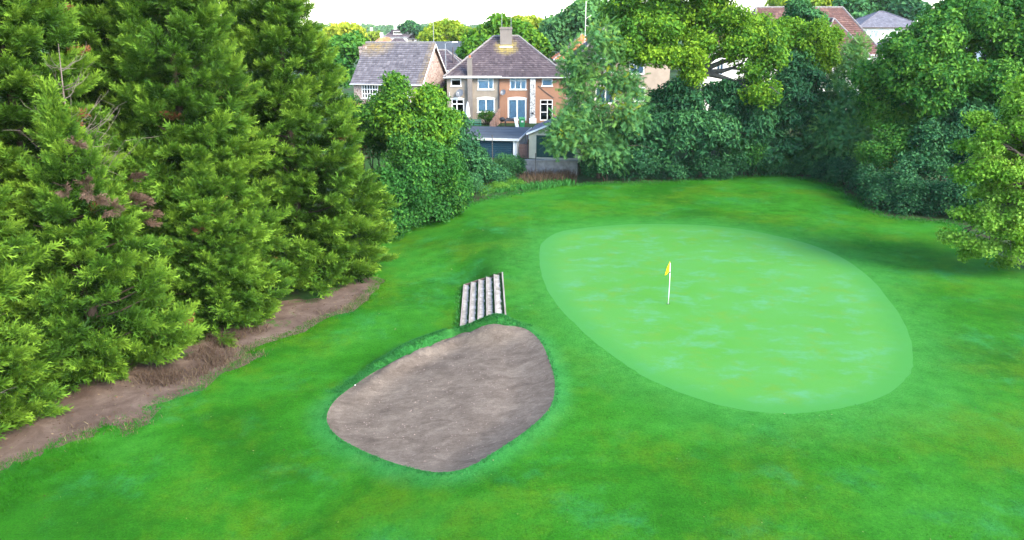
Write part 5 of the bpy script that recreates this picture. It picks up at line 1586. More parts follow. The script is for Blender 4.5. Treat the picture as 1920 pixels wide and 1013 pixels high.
TREES = [
    ('hawthorn_bush', 'big rounded dark green bush right beside the last conifer', 'bush', (-8.6, 50.6), [(-7.12, 49, 1.66, 1.85, 2.6, 2.21, -0.08), (-5.38, 51.5, 2.64, 1.93, 2.6, 2.59, 0), (-4.07, 52, 1.29, 1.21, 2, 1.43, -0.06), (-6.76, 51, 3.65, 1.82, 2.4, 1.64, 0.08), (-7.71, 47.8, 0.49, 1.23, 1.6, 1.05, -0.1), (-5.79, 49.5, 0.45, 1.63, 1.8, 0.91, -0.1), (-4.05, 50.6, 0.83, 0.96, 1.2, 0.59, -0.05), (-8.37, 48.5, 1.94, 0.77, 1.4, 1.41, -0.1), (-7.72, 46.6, 0.07, 0.68, 0.9, 0.48, -0.1)], 'fine', 0.64, 2.1, 'mid_leaf', {'inner': 0.3, 'tone': (0.42, 0.17), 'billows': 10}),
    ('elder_tree', 'pale yellowish green tree rising above the rounded bush before the gabled house', 'tree', (-9.6, 55.5), [(-8.68, 55, 6.67, 1.62, 2, 1.74, -0.25), (-6.37, 55, 6.67, 1.62, 2.2, 1.54, -0.12), (-7.27, 54, 5.08, 2.49, 2.4, 1.46, -0.15), (-4.55, 54.5, 5.2, 1.0, 1.8, 1.54, -0.05), (-8.49, 56, 8.1, 1.01, 1.4, 0.86, -0.25), (-10.1, 55, 5.53, 0.97, 1.6, 1.16, -0.3)], 'broad', 0.66, 2.2, 'oak_leaf', {'trunk': 0.16, 'tone': (0.62, 0.2)}),
    ('garden_shrub', 'dark shrub with rusty patches filling the corner between the conifer and the pale tree', 'shrub', (-10.6, 57.5), [(-10.97, 57.5, 5.03, 1.46, 2, 1.83, -0.1), (-11.91, 58, 5.98, 1.06, 1.6, 1.63, -0.05), (-9.89, 56, 3.83, 1.2, 1.6, 1.59, -0.15), (-12.34, 57, 4.29, 0.97, 1.8, 2.02, -0.1)], 'fine', 0.62, 2.2, 'mid_leaf', {'dead': 0.1, 'inner': 0.3}),
    ('dark_shrub', 'dark bluish shrub in front of the flat roofed garage', 'shrub', (-3.6, 59.5), [(-4.41, 60, 4.81, 1.02, 1.6, 1.1, 0.12), (-2.64, 59.4, 1.76, 1.45, 1.6, 1.11, 0.08), (-3.97, 59, 2.42, 1.77, 2.0, 1.77, 0.05), (-4.65, 58.5, 4.0, 1.0, 1.6, 1.49, 0), (-2.77, 59, 0.85, 1.87, 1.4, 0.68, 0), (-0.98, 61.5, 0.6, 0.88, 0.9, 0.53, 0.1)], 'broad', 0.62, 2.4, 'dark_leaf', {'inner': 0.3}),
    ('low_bush', 'low blue green bush at the lawn edge between the rounded bush and the dark shrub', 'bush', (-5.0, 54.5), [(-4.13, 54.5, 1.5, 1.34, 1.6, 1.18, 0.3), (-2.89, 55.5, 1.1, 0.96, 1.2, 0.8, 0.25), (-5.0, 53, 0.81, 1.15, 1.2, 0.77, 0.2)], 'fine', 0.5, 3, 'dark_leaf', {}),
    ('ivy_mound', 'mound of dark ivy beside the concrete wall', 'ivy', (0.3, 63.0), [(-0.45, 62.8, 0.9, 1.08, 0.9, 1.17, 0.3), (0.55, 63.6, 0.76, 0.64, 0.7, 1.28, 0.15), (-1.56, 61.6, 0.35, 1.16, 0.8, 0.62, 0.1)], 'fine', 0.42, 3.4, 'dark_leaf', {}),
    ('bramble_patch', 'bright green bramble growth at the lawn edge before the dark shrub', 'bramble', (-1.6, 58.8), [(-1.27, 58.6, 0.19, 1.27, 0.9, 0.38, 0.35), (-2.28, 57.2, 0.05, 1.0, 0.8, 0.33, 0.3), (0.22, 60.2, 0.18, 0.96, 0.8, 0.35, 0.25)], 'fine', 0.36, 4, 'mid_leaf', {}),
    ('robinia_tree', 'feathery bluish green tree with yellowing sprays beside the garage gap', 'tree', (7.4, 63.5), [(6.83, 62, 3.39, 2.64, 2.2, 1.67, 0), (8.95, 62, 5.13, 1.75, 2, 1.66, -0.05), (4.82, 62, 4.48, 1.58, 1.6, 1.4, 0.1), (4.02, 61.6, 3.58, 1.14, 1.2, 1.14, 0.1), (6.67, 64, 7.76, 2.22, 2, 2.44, 0.08), (7.9, 64, 10.54, 2.11, 2, 2.19, 0.1), (5.12, 64.5, 9.24, 1.16, 1.4, 1.78, 0.12), (5.97, 63, 5.89, 1.77, 1.6, 1.33, 0.05), (9.34, 64, 7.76, 1.6, 1.5, 1.6, 0), (7.97, 62, 2.51, 2.21, 1.8, 0.97, -0.1)], 'feather', 0.88, 1.15, 'blue_leaf', {'trunk': 0.17, 'dead': 0.03, 'tone': (0.6, 0.2), 'inner': 0.2, 'billows': 10}),
    ('oak_tree', 'large spreading oak with yellow green crown and exposed dark limbs', 'tree', (16.2, 67.5), [(10.77, 66, 12.21, 2.33, 3, 1.79, 0.06), (14.05, 67, 13.3, 2.81, 3.2, 1.81, 0.1), (17.71, 67, 12.87, 2.82, 3.2, 1.91, 0.1), (20.86, 66.5, 11.57, 2.17, 2.8, 1.63, 0.05), (11.88, 64, 9.99, 2.11, 1.8, 0.75, 0.25), (14.22, 63.6, 9.83, 1.57, 1.6, 0.74, 0.3), (9.13, 65, 10.51, 1.52, 2, 1.16, -0.05), (18.9, 65, 10.94, 1.78, 2.2, 1.16, 0.12), (21.44, 65, 9.96, 1.52, 1.8, 0.98, 0.05), (20.32, 64.6, 8.81, 1.25, 1.4, 0.89, -0.02), (20.87, 63.4, 7.03, 1.59, 1.3, 0.8, 0.22), (15.56, 65, 10.94, 1.78, 2, 1.16, 0.12), (12.3, 64.5, 11.79, 1.75, 2, 1.23, 0.1), (15.22, 67, 15.84, 5.83, 3.5, 2.24, -0.05), (9.64, 68, 13.75, 2.11, 2.5, 1.83, -0.1), (14.92, 63.4, 8.57, 0.7, 0.9, 0.79, 0.25)], 'oak', 0.8, 1.35, 'oak_leaf', {'trunk': 0.5, 'bark': 'oak_bark', 'fork': 0.52, 'tone': (0.52, 0.18), 'inner': 0.25}),
    ('cherry_laurel_tree', 'dark layered tree hanging beneath the oak crown', 'tree', (16.4, 64.6), [(13.98, 64.5, 6.41, 2.16, 2.2, 2.03, 0.1), (12.16, 63.8, 4.49, 2.7, 2.2, 1.8, 0.15), (15.24, 63.4, 4.32, 2.69, 2.2, 2.02, 0.18), (17.55, 63.4, 3.42, 2.25, 2.2, 1.8, 0.1), (11.53, 63.4, 2.53, 2.26, 1.8, 1.36, 0), (9.94, 63.6, 3.31, 1.36, 1.6, 1.63, -0.05)], 'tier', 0.95, 1.9, 'dark_leaf', {'trunk': 0.16, 'inner': 0.3, 'up': 0.8}),
    ('yew_tree', 'dark tree with drooping tiers behind the bright low oak branch', 'tree', (23.6, 68.2), [(20.37, 65.5, 4.06, 2.78, 2.4, 2.31, 0.05), (23.56, 66.5, 5.56, 2.34, 2.6, 2.8, -0.02), (25.46, 68, 7.96, 2.12, 2.4, 2.36, -0.05), (26.71, 68, 5.41, 2.1, 2.4, 2.38, 0), (22.45, 65.6, 2.2, 2.34, 2, 1.64, -0.03), (17.94, 65, 6.59, 1.73, 1.6, 1.55, 0.05), (20.08, 65.4, 6.78, 1.83, 1.8, 1.55, 0.03)], 'tier', 0.95, 1.9, 'dark_leaf', {'trunk': 0.18, 'inner': 0.3, 'up': 0.8}),
    ('privet_hedge', 'low dark hedge along the far edge of the lawn below the layered tree', 'hedge', (14.6, 63.2), [(7.1, 61.8, 1.21, 1.69, 1.3, 1.11, -0.05), (9.87, 62.4, 0.97, 1.88, 1.4, 1.17, -0.1), (12.68, 63, 0.87, 2.04, 1.4, 1.09, -0.08), (15.48, 63.4, 0.98, 2.05, 1.4, 1.14, -0.05), (18.36, 64, 1.15, 2.06, 1.4, 1.19, -0.02), (21.15, 64.8, 1.02, 1.86, 1.4, 1.12, 0), (23.78, 65.6, 0.69, 1.89, 1.3, 1.13, 0.02), (25.76, 65.2, 0.62, 1.6, 1.3, 1.13, 0.05), (26.48, 64, 0.51, 1.2, 1.2, 0.92, 0.02)], 'fine', 0.55, 2.3, 'dark_leaf', {'inner': 0.3}),
    ('wild_shrub', 'mixed green shrub filling the corner of the far lawn edge', 'shrub', (24.4, 66.9), [(20.43, 65, 1.82, 2.09, 1.6, 1.4, -0.12), (23.72, 66.4, 1.6, 1.9, 1.8, 1.66, -0.1), (26.2, 66.6, 1.33, 1.9, 2, 1.67, -0.1), (18.8, 64.6, 3.26, 1.38, 1.4, 1.1, -0.15)], 'fine', 0.6, 2.6, 'mid_leaf', {'inner': 0.3}),
    ('blue_conifer', 'dark bluish tree top standing behind the oak with the brown roof beside it', 'tree', (28.5, 74), [(27.05, 74, 13.19, 1.8, 2, 1.6, 0.22), (26.96, 74, 10.55, 2.03, 2.4, 2.13, 0.08), (27.47, 73, 8.64, 2.32, 2.4, 2.02, 0)], 'tier', 0.95, 1.9, 'dark_leaf', {'trunk': 0.2, 'up': 0.8}),
    ('sunlit_maple', 'bright yellow green tree between the dark tree top and the brown hipped roof', 'tree', (28.9, 70.5), [(24.44, 70.5, 12.23, 1.44, 1.5, 0.86, 0.15), (27.0, 70, 11.32, 1.82, 2, 1.63, 0.15), (27.96, 69.5, 9.72, 1.24, 1.6, 1.15, 0.28), (25.94, 70, 10.17, 1.63, 1.8, 1.25, 0.08), (28.4, 70, 11.55, 0.96, 1.2, 0.96, 0.2)], 'oak', 0.72, 1.9, 'oak_leaf', {'trunk': 0.2, 'bark': 'oak_bark'}),
    ('ash_sapling', 'thin pale feathery tree in front of the white wall', 'tree', (30.6, 72), [(30.55, 71.5, 9.18, 1.67, 1.6, 1.18, 0.2), (31.83, 72, 10.35, 1.08, 1.2, 1.08, 0.25), (29.57, 71, 7.54, 1.87, 1.6, 1.28, 0.05), (32.18, 71, 8.26, 1.47, 1.4, 1.27, 0)], 'feather', 0.8, 1.3, 'blue_leaf', {'trunk': 0.1}),
    ('goat_willow', 'grey green billowing shrub at the corner behind the lawn', 'shrub', (27.4, 64.8), [(27.48, 65, 4.8, 2.39, 2.2, 1.74, 0.05), (28.39, 62.5, 3.55, 2.58, 2.2, 1.78, 0.1), (26.85, 65, 2.52, 1.85, 1.8, 1.67, -0.15), (29.89, 64, 5.58, 1.89, 2, 1.44, 0.1), (29.25, 67, 6.43, 2.06, 2, 1.21, 0.1)], 'feather', 0.85, 1.7, 'blue_leaf', {'inner': 0.3}),
    ('hazel_shrub', 'yellowing green shrub in the middle of the right hand thicket', 'shrub', (29.8, 60.2), [(30.49, 61, 5.37, 2.23, 2.2, 1.46, 0.28), (32.21, 59.5, 4.58, 1.89, 2, 1.43, 0.12), (30.12, 58, 3.74, 2.31, 2, 1.32, 0.1), (28.35, 57.5, 3.0, 1.65, 1.6, 0.99, 0.15), (29.86, 62, 5.56, 1.31, 1.6, 1.05, 0.32)], 'fine', 0.66, 2.3, 'mid_leaf', {'inner': 0.28, 'dead': 0.01}),
    ('bay_shrub', 'deep green shrub under the big right hand oak beside the lime tree', 'shrub', (31.0, 55.2), [(31.87, 56, 4.03, 1.91, 2.2, 1.75, 0.2), (33.33, 57, 5.69, 2.01, 2.2, 1.61, 0.15), (30.55, 55, 2.8, 1.97, 1.8, 0.94, 0.15), (33.25, 54, 3.16, 1.54, 2, 1.54, 0.05), (35.23, 56, 5.21, 2.37, 2.4, 1.98, 0.05)], 'broad', 0.62, 2.4, 'dark_leaf', {'inner': 0.3}),
    ('laurel_hedge', 'dense dark laurel hedge where the lawn turns toward the lime tree', 'hedge', (28.2, 50.8), [(26.95, 54.8, 1.24, 1.51, 1.6, 1.35, 0.12), (27.55, 52.8, 1.25, 1.61, 1.6, 1.38, 0.02), (28.63, 51.2, 1.19, 1.71, 1.6, 1.41, -0.02), (29.83, 50, 1.19, 1.53, 1.6, 1.53, 0), (27.44, 60.5, 1.0, 1.57, 1.8, 1.39, 0.05), (27.33, 64, 1.06, 1.56, 1.6, 1.19, 0), (27.28, 57.6, 0.69, 1.25, 1.4, 1.17, 0.04), (27.29, 62, 0.28, 1.16, 1.2, 0.89, 0.04), (26.59, 52.6, 0.63, 1.15, 1.2, 0.84, 0), (27.5, 50.6, 0.57, 1.25, 1.2, 0.81, 0), (31.64, 49, 0.93, 1.64, 1.8, 1.57, 0), (33.13, 48, 0.98, 1.75, 1.8, 1.75, 0)], 'fine', 0.55, 2.3, 'dark_leaf', {'inner': 0.3}),
    ('right_oak', 'huge broad oak filling the top right corner of the view', 'tree', (37.0, 61.5), [(31.6, 60, 11.02, 2.38, 3.2, 1.97, 0.1), (34.76, 61, 12.59, 2.89, 3.4, 1.98, 0.05), (37.64, 60, 11.61, 2.87, 3.4, 2.46, 0), (30.21, 59, 8.89, 1.88, 2.6, 1.55, 0.12), (33.06, 58.5, 8.52, 2.51, 3, 1.7, 0.12), (35.91, 58, 7.96, 2.5, 3, 1.94, 0), (38.21, 58, 8.55, 2.41, 3, 2.41, -0.05), (29.89, 60.5, 10.42, 1.41, 2, 1.24, 0.15), (29.23, 62, 8.31, 1.55, 2, 1.29, 0.15), (37.13, 62, 14.19, 3.33, 3.2, 1.67, 0.05), (39.94, 61, 13.57, 2.88, 3.2, 2.06, 0.02), (31.49, 57.8, 7.19, 2.26, 2.2, 1.05, 0.06), (29.4, 61, 6.93, 1.7, 2, 1.11, 0.05), (37.59, 57, 6.48, 2.4, 2.4, 1.36, -0.1)], 'oak', 0.88, 1.2, 'mid_leaf', {'trunk': 0.5, 'bark': 'oak_bark', 'fork': 0.5, 'tone': (0.52, 0.18), 'inner': 0.25}),
    ('lime_tree', 'pale yellow green lime tree close by at the right edge of the lawn', 'tree', (29.6, 37.4), [(24.35, 36.647055536182805, 9.63, 0.83, 0.6052671966219496, 0.26, 0.15124072462893803), (25.47, 36.028444923418924, 9.73, 0.89, 0.8556272562176648, 0.32, -0.05481507279294282), (28.0, 36.823181210383304, 9.86, 0.88, 0.7205070638062849, 0.35, -0.09069647455907501), (24.7, 37.27461814606986, 8.85, 0.89, 0.7579853616002976, 0.4, 0.14027263129556852), (26.45, 37.207957569428956, 9.16, 0.97, 0.8506593163467215, 0.33, -0.009692140472348384), (27.49, 36.80724298382906, 9.03, 0.83, 0.8727928546539867, 0.4, 0.17868368036000512), (24.24, 36.44036445125343, 8.28, 0.94, 0.8855268080696796, 0.34, -0.03666250489732051), (24.54, 35.96069883936427, 8.73, 0.91, 0.6354072372438914, 0.4, 0.14017859637725058), (26.26, 36.71046182734591, 8.35, 0.93, 0.8458130114127235, 0.26, -0.08651792695118915), (28.07, 37.01844047744852, 8.22, 0.81, 0.7238680213905356, 0.42, -0.07690878858837644), (22.67, 37.00885371788751, 7.87, 0.85, 0.6169743298884817, 0.29, 0.16033371017831674), (24.5, 36.02575055051852, 7.93, 0.84, 0.8237044248061562, 0.34, 0.08603784063357861), (25.63, 36.040621255423964, 7.83, 0.7, 0.9911189265794541, 0.3, 0.056338187984361826), (27.32, 36.84843046768687, 7.81, 0.63, 0.8528722141184462, 0.36, -0.0819758468116831), (28.69, 36.92734110901096, 7.9, 0.88, 0.6088729875963239, 0.38, -0.08182695890626081), (23.21, 36.020213187274386, 7.41, 0.74, 0.7476615901107816, 0.3, 0.07868645175726097), (24.03, 35.4294948824565, 7.62, 0.8, 0.7240066781640372, 0.36, -0.033238647162042695), (25.09, 35.90380767039491, 7.38, 0.86, 0.7287863938485057, 0.27, 0.00012609513460261346), (27.57, 37.133538891557315, 7.34, 0.76, 0.9539593087685154, 0.37, 0.03533065528556678), (28.02, 36.52502784272289, 7.41, 0.91, 0.6734345253221022, 0.39, -0.016422357395046216), (22.74, 37.21631732725787, 6.62, 0.68, 0.917544769793666, 0.31, -0.018647651825724268), (22.93, 36.115445189757764, 6.75, 0.95, 0.6018647178332582, 0.28, 0.1829803507757327), (27.42, 37.22737721441134, 6.38, 0.88, 0.7156167344566019, 0.35, 0.002320614210599911), (27.87, 36.527466336351125, 6.74, 0.92, 0.9614437127201368, 0.27, 0.10811168218917647), (23.17, 36.66876574511471, 5.88, 0.69, 0.8651584417219312, 0.31, 0.05748924062474747), (25.0, 35.712163909625914, 5.99, 0.78, 0.740736652078638, 0.38, -0.04079989838103721), (26.88, 36.83463704055278, 5.83, 0.97, 0.9293995050214323, 0.39, -0.09774858395568728), (22.25, 36.45902276128624, 5.39, 0.79, 0.910599064289111, 0.34, -0.09945740508208625), (22.85, 35.82392449840071, 5.72, 0.97, 0.6344512030941383, 0.39, 0.050636002026479415), (23.95, 35.44498715311794, 5.51, 0.82, 0.6764328002572737, 0.31, -0.0013671090557433735), (25.15, 35.22375502383419, 5.68, 0.64, 0.7493098302507932, 0.28, 0.08133046027333554), (27.74, 37.08262183473501, 5.23, 0.8, 0.7984606407882082, 0.33, 0.11086419816676218), (28.34, 36.72051389776386, 5.47, 0.83, 0.6286323988531152, 0.37, 0.027466563637050134), (24.52, 36.70557498014869, 4.57, 0.74, 0.6492584196897208, 0.34, 0.14396651178194766), (26.12, 35.89246938509069, 4.84, 0.66, 0.6019605114267695, 0.35, -0.05694449193186252), (27.63, 37.07430402032043, 4.83, 0.97, 0.6093949477120755, 0.3, 0.1524606723762317), (28.81, 36.421283471774075, 4.61, 0.99, 0.9194988998436486, 0.36, -0.08911921904330243), (23.9, 37.176509446853956, 4.16, 0.93, 0.6244557993117511, 0.42, -0.0027259397445113243), (24.17, 36.3330682562594, 4.3, 0.73, 0.901417323775958, 0.36, 0.018118984817481115), (24.85, 35.49656225832619, 4.36, 0.65, 0.9892225829645678, 0.34, 0.023849411704248313), (26.53, 35.84740900074759, 4.13, 0.87, 0.7934883569364983, 0.34, 0.0928859011852412), (28.27, 37.197401294764546, 3.83, 1.0, 0.7772214102341777, 0.36, 0.11567319227331557), (28.95, 36.486111033978204, 4.07, 0.75, 0.8764529631675315, 0.3, 0.18602766643360683), (23.04, 36.70495454248057, 3.23, 0.87, 0.6870419511414388, 0.31, -0.09306257307210498), (23.7, 36.24858052468102, 3.58, 0.76, 0.6574440521550683, 0.39, 0.19736537940252977), (24.69, 35.608680771478454, 3.5, 0.93, 0.7925197273277922, 0.35, 0.11621270568454536), (26.3, 35.956648943927554, 3.36, 0.8, 0.693911488796025, 0.3, 0.11530650729834893), (29.07, 37.15388151000569, 3.42, 0.72, 0.9434382260941253, 0.39, 0.16992799997428773), (23.61, 36.082507667145904, 3.1, 0.67, 0.7167053551558421, 0.4, 0.006998325405322622), (24.02, 35.709390955103416, 3.08, 0.79, 0.6840385068783268, 0.34, 0.07553161846630851), (25.79, 36.0553373045473, 3.09, 0.74, 0.6450116021586038, 0.37, 0.166156703667679), (27.24, 36.008762002370716, 2.98, 0.92, 0.7182136108365706, 0.38, 0.1027661584391445), (28.68, 36.95407837140724, 2.55, 1.02, 0.8144669220616831, 0.38, -0.06601118445348217), (22.88, 36.902971631827356, 1.93, 0.87, 0.8582671217030271, 0.3, 0.08926533196019065), (24.62, 35.78446222080197, 2.5, 0.76, 0.8389731181268022, 0.38, 0.06647714816160419), (25.3, 35.74748680730837, 2.49, 0.66, 0.9017921762279575, 0.38, 0.06294053772656147), (26.52, 35.8396387114514, 2.37, 0.96, 0.8018847175576331, 0.27, -0.025841112370537184), (28.68, 37.06890138175131, 2.02, 0.87, 0.7411538258135489, 0.4, 0.1540651030740904), (29.15, 36.41213088148522, 2.35, 0.94, 0.6739383718316957, 0.39, -0.0432491431375777), (23.69, 36.82574624593396, 1.23, 0.88, 0.7593677693551648, 0.3, -0.04190846559840465), (24.03, 36.296692122623085, 1.64, 0.94, 0.9212625844622748, 0.27, 0.1673600340051066), (25.36, 36.07841370506695, 1.54, 0.88, 0.8746520540325127, 0.43, -0.010178942466448196), (26.51, 35.96001079281898, 1.5, 0.64, 0.8647750265413403, 0.39, 0.04756176286885411), (28.01, 36.823639691062425, 1.35, 0.67, 0.858383339484723, 0.36, 0.033266672741413705), (25.76, 37.301141273351355, 0.46, 0.69, 0.6933655157862719, 0.34, -0.07664910517946287), (29.25, 36.99465971509679, 0.57, 1.02, 0.8958878606383103, 0.39, 0.0030778601717714044), (27.36, 38.6, 5.68, 1.93, 1.6, 3.31, -0.2), (26.45, 38.3, 7.09, 1.63, 1.2, 1.63, -0.1), (27.4, 38.0, 2.99, 2.22, 1.3, 1.94, -0.12), (24.39, 37.6, 5.03, 1.08, 1.0, 1.36, -0.1)], 'lime', 0.48, 6.2, 'lime_leaf', {'trunk': 0.22, 'tone': (0.5, 0.18), 'inner': 0.2, 'billows': 2}),
    ('garden_tree', 'rounded sunlit green tree behind the chimney of the semi detached house', 'tree', (0.0, 108), [(-1.82, 107, 12.14, 2.48, 3, 1.61, 0.05), (-4.5, 106, 10.27, 2.32, 3, 1.88, 0.12), (1.82, 107, 11.3, 2.04, 3, 1.75, 0.1), (-5.82, 106, 8.88, 1.75, 2.4, 1.17, 0.1), (3.67, 107, 9.55, 1.32, 2.2, 1.47, 0), (-0.37, 109, 10.22, 4.48, 3, 2.24, 0)], 'coarse', 1.1, 0.95, 'oak_leaf', {'trunk': 0.25}),
    ('willow_tree', 'broad pale weeping willow behind the grey roofed hall', 'tree', (-10.5, 140), [(-11.91, 140, 11.82, 3.05, 4, 1.71, -0.1), (-13.75, 139, 10.92, 2.48, 3.6, 1.33, -0.2), (-9.29, 139, 11.28, 2.45, 3.4, 1.51, -0.25), (-6.64, 139, 10.92, 2.1, 3, 1.33, -0.35)], 'coarse', 1.2, 0.95, 'gold_leaf', {'trunk': 0.3}),
    ('tall_ash', 'tall bluish green tree behind the orange roof', 'tree', (10.5, 122), [(7.47, 122, 12.0, 3.0, 4, 2.17, -0.1), (11.17, 122, 13.18, 3.31, 4, 2.64, 0), (5.79, 121, 10.27, 1.98, 3, 1.82, -0.2), (9.52, 121, 10.03, 3.31, 3.4, 2.15, -0.15), (13.3, 123, 14.77, 2.5, 3, 1.83, 0.15), (10.88, 124, 15.19, 1.85, 2.6, 1.18, 0.25)], 'coarse', 1.2, 0.9, 'far_leaf', {'trunk': 0.3}),
    ('yellow_tree', 'small golden tree catching light behind the garden tree', 'tree', (4.8, 170), [(2.88, 170, 13.98, 2.53, 3, 1.03, 0.1), (5.77, 170, 13.32, 1.84, 2.6, 0.92, 0), (0.58, 170, 13.32, 1.61, 2.4, 0.92, 0)], 'coarse', 1.3, 0.9, 'gold_leaf', {'trunk': 0.2}),
    ('roadside_tree', 'green tree left of the gabled house roof', 'tree', (-24.5, 104), [(-21.91, 104, 10.31, 2.13, 3, 1.42, 0.2), (-23.35, 103, 8.97, 2.13, 3, 1.84, 0.1), (-20.63, 103, 9.44, 1.27, 2.4, 0.99, 0.15), (-22.54, 102, 7.3, 1.69, 2.6, 2.11, 0)], 'coarse', 1.1, 0.95, 'mid_leaf', {'trunk': 0.25}),
    ('golden_tree', 'glowing golden tree on the skyline beside the conifers', 'tree', (-36, 155), [(-32.68, 155, 12.3, 2.32, 3, 1.05, 0.2), (-34.61, 155, 11.8, 2.32, 3, 1.47, 0.15), (-30.83, 155, 11.6, 1.47, 2.6, 0.84, 0.1)], 'coarse', 1.3, 0.95, 'gold_leaf', {'trunk': 0.25}),
    ('skyline_pine', 'dark spreading pine on the skyline above the far red roofs', 'tree', (-42, 330), [(-42.56, 330, 14.56, 2.0, 3, 1.33, 0.2), (-44.4, 330, 13.5, 1.78, 2.4, 1.11, 0.2), (-40.6, 330, 13.28, 1.78, 2.4, 1.11, 0.25), (-38.84, 330, 12.21, 1.78, 2.4, 0.89, 0.2)], 'coarse', 1.9, 0.6, 'dark_leaf', {'trunk': 0.35}),
    ('street_tree', 'small light green tree among the far houses', 'tree', (-46, 290), [(-51.0, 290, 10.49, 1.76, 3, 1.18, -0.3), (-52.42, 290, 9.93, 1.37, 2.4, 0.78, -0.3)], 'coarse', 1.6, 0.7, 'gold_leaf', {'trunk': 0.25}),
    ('cedar_tree', 'dark green tree behind the white hipped roof house', 'tree', (62, 150), [(63.81, 150, 15.67, 4.24, 5, 2.02, 0.25), (70.16, 152, 16.68, 4.59, 5, 2.24, 0.2), (73.98, 150, 15.38, 4.04, 5, 2.63, 0.15), (63.35, 146, 13.7, 2.57, 4, 1.39, 0.25), (68.18, 154, 18.89, 7.22, 5, 2.68, 0.2)], 'coarse', 1.5, 0.85, 'dark_leaf', {'trunk': 0.4}),
    ('russet_tree', 'yellow green tree on the skyline between the two brown roof ridges', 'tree', (58, 150), [(51.55, 150, 16.62, 2.63, 4, 1.41, -0.25), (57.59, 150, 16.81, 3.03, 4, 1.41, -0.15), (55.06, 152, 18.8, 5.1, 4, 2.04, -0.2), (60.74, 150, 15.86, 1.41, 2.6, 0.81, -0.2)], 'coarse', 1.4, 0.9, 'gold_leaf', {'trunk': 0.3}),
    ('side_hedge', 'tall sunlit hedge between the gabled house and the grey semi', 'hedge', (-8.3, 91), [(-7.99, 91, 5.05, 0.51, 2.6, 1.65, 0.1), (-7.83, 90, 3.28, 0.51, 2.4, 1.27, 0)], 'coarse', 0.8, 1.6, 'oak_leaf', {}),
    ('clipped_bush', 'neatly clipped round bush in front of the ground floor window', 'bush', (-2.77, 80.3), [(-2.77, 80.3, 3.55, 0.93, 0.75, 0.54, -0.18), (-2.77, 80.3, 3.27, 0.85, 0.7, 0.45, -0.2)], 'fine', 0.3, 7, 'oak_leaf', {'inner': 0.3}),
]

# ------------------------------------------------------------------ assemble
k = NT('turf_blades'); t_ = k.attr('tone')
M['turf_blade'] = k.done(k.bsdf(k.ramp(t_, [(0, (0.012, 0.10, 0.010)), (.5, (0.022, 0.175, 0.020)), (1, (0.055, 0.26, 0.045))]), .8, .2))
k = NT('fallen_leaf'); t_ = k.attr('tone')
M['fallen'] = k.done(k.bsdf(k.ramp(t_, [(0, (0.05, 0.04, 0.02)), (.45, (0.12, 0.16, 0.04)), (.8, (0.20, 0.20, 0.09)), (1, (0.34, 0.34, 0.26))], 'CONSTANT'), .8, .2))
k = NT('moss'); M['moss'] = k.done(k.bsdf(k.ramp(k.noise(k.obj(), 9, 5, .7), [(.3, (.012, .032, .008)), (.55, (.026, .065, .014)), (.72, (.07, .07, .04))]), .95, .1))
k = NT('needle_litter'); t_ = k.attr('tone')
M['litter'] = k.done(k.bsdf(k.ramp(t_, [(0, (.045, .026, .018)), (.5, (.11, .065, .045)), (.85, (.20, .15, .10)), (1, (.06, .12, .02))]), .9, .1))
M['clod'] = mat_plain('sand_clod', (0.20, 0.155, 0.14), .95, .1, 0, .3, 8)

semi_pair()
satellite_dish(-5.57, 81.98, 5.74, .42, 'larger grey satellite dish on the grey half of the house')
satellite_dish(-0.94, 81.98, 5.82, .30, 'smaller dark satellite dish on the orange half of the house')
gabled_house(); flat_garage(); pitched_garage(); side_gate(); background_houses(); concrete_wall()

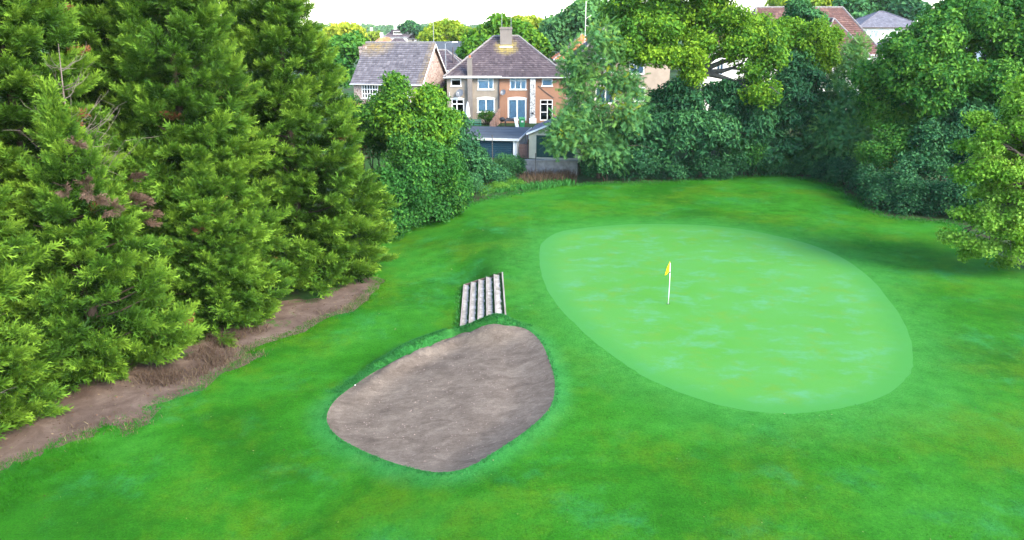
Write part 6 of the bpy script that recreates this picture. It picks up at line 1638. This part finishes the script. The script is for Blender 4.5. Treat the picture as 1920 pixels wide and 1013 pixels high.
CONIFERS = [
    (0, -11.6, 39.2, 0.6, 1.0, 1.0, 'largest rightmost cypress of the row, its tiers reaching over the lawn'),
    (1, -15.0, 34.4, 2.1, .95, 1.0, 'tall cypress just left of the largest one'),
    (1, -19.2, 29.3, 0.8, 1.0, .97, 'tall cypress standing right behind the bare grey dead sapling'),
    (1, -20.4, 23.2, 3.6, .98, .95, 'tall cypress cut by the left edge of the view'),
    (1, -19.0, 40.0, 4.4, 1.0, 1.02, 'tall cypress standing behind the gap left of the largest one'),
    (0, -17.0, 46.5, 1.9, .95, .98, 'tall cypress in the rear, seen through the gap against the sky'),
    (1, -24.5, 34.0, 5.2, 1.05, 1.0, 'tall cypress in the rear, behind the one at the dead sapling'),
    (1, -26.0, 26.0, .9, 1.05, 1.02, 'tall cypress in the rear at the left edge'),
    (1, -18.6, 34.3, 1.2, .95, 1.0, 'tall cypress in the second rank, behind the small pointed one'),
    (1, -22.8, 28.6, 2.9, 1.0, 1.0, 'tall cypress in the second rank near the left edge'),
    (2, -13.6, 31.9, 0.4, 1.02, .92, 'small pointed cypress in front, left of the dark opening'),
    (2, -16.3, 27.1, 2.7, 1.12, 1.25, 'small bushy cypress in front of the bare dead sapling'),
    (2, -18.9, 23.0, 4.5, 1.15, 1.0, 'small cypress lowest at the left edge of the view'),
]
ROW = [conifer(*c) for c in CONIFERS]
withered(ROW[11], R(-40) - 2.7, 6.2, 2.0, 6, 3, .8)
withered(ROW[2], R(-30), 6.4, 4.2, 9, 4, .9)
sp = dead_spray(0, 0, 0, 0, 1.5, 16, '', fan=1.2, up=-.25).build('dead_branch', M['pale_bark'], ROW[12], kind='stuff')
sp.location = (2.6 * math.cos(R(-48) - 4.5), 2.6 * math.sin(R(-48) - 4.5), 2.2); sp.rotation_euler = (0, 0, R(-48) - 4.5)
dead_tree()

for i, (name, label, cat, base, lobes, kind, rc, dens, mat, kw) in enumerate(TREES):
    plant(name, label, cat, base, lobes, kind, rc, dens, mat, 300 + i, **kw)
tree_belts()
steps(); flag(); grasses()
ball(-5.95, 25.65, 'white golf ball lying at the upper left rim of the bunker', .028)
wheelie_bin(); parasol(); green_bench(); patio_clutter(); garden_fence(); wire_posts(); street_lamp()

# ------------------------------------------------------------------ the air
hz = MB().box(-3300, 3300, -700, 5200, -4, 90).build('haze', None)
hz['kind'] = 'stuff'; hz['label'] = 'pale morning haze over the town'
k = NT('haze_air')
pv = k.n('ShaderNodeVolumePrincipled')
pv.inputs['Color'].default_value = (0.92, 0.95, 1.0, 1)
pv.inputs['Density'].default_value = 0.00008
k.t.links.new(pv.outputs[0], k.out.inputs['Volume'])
hz.data.materials.append(k.m)
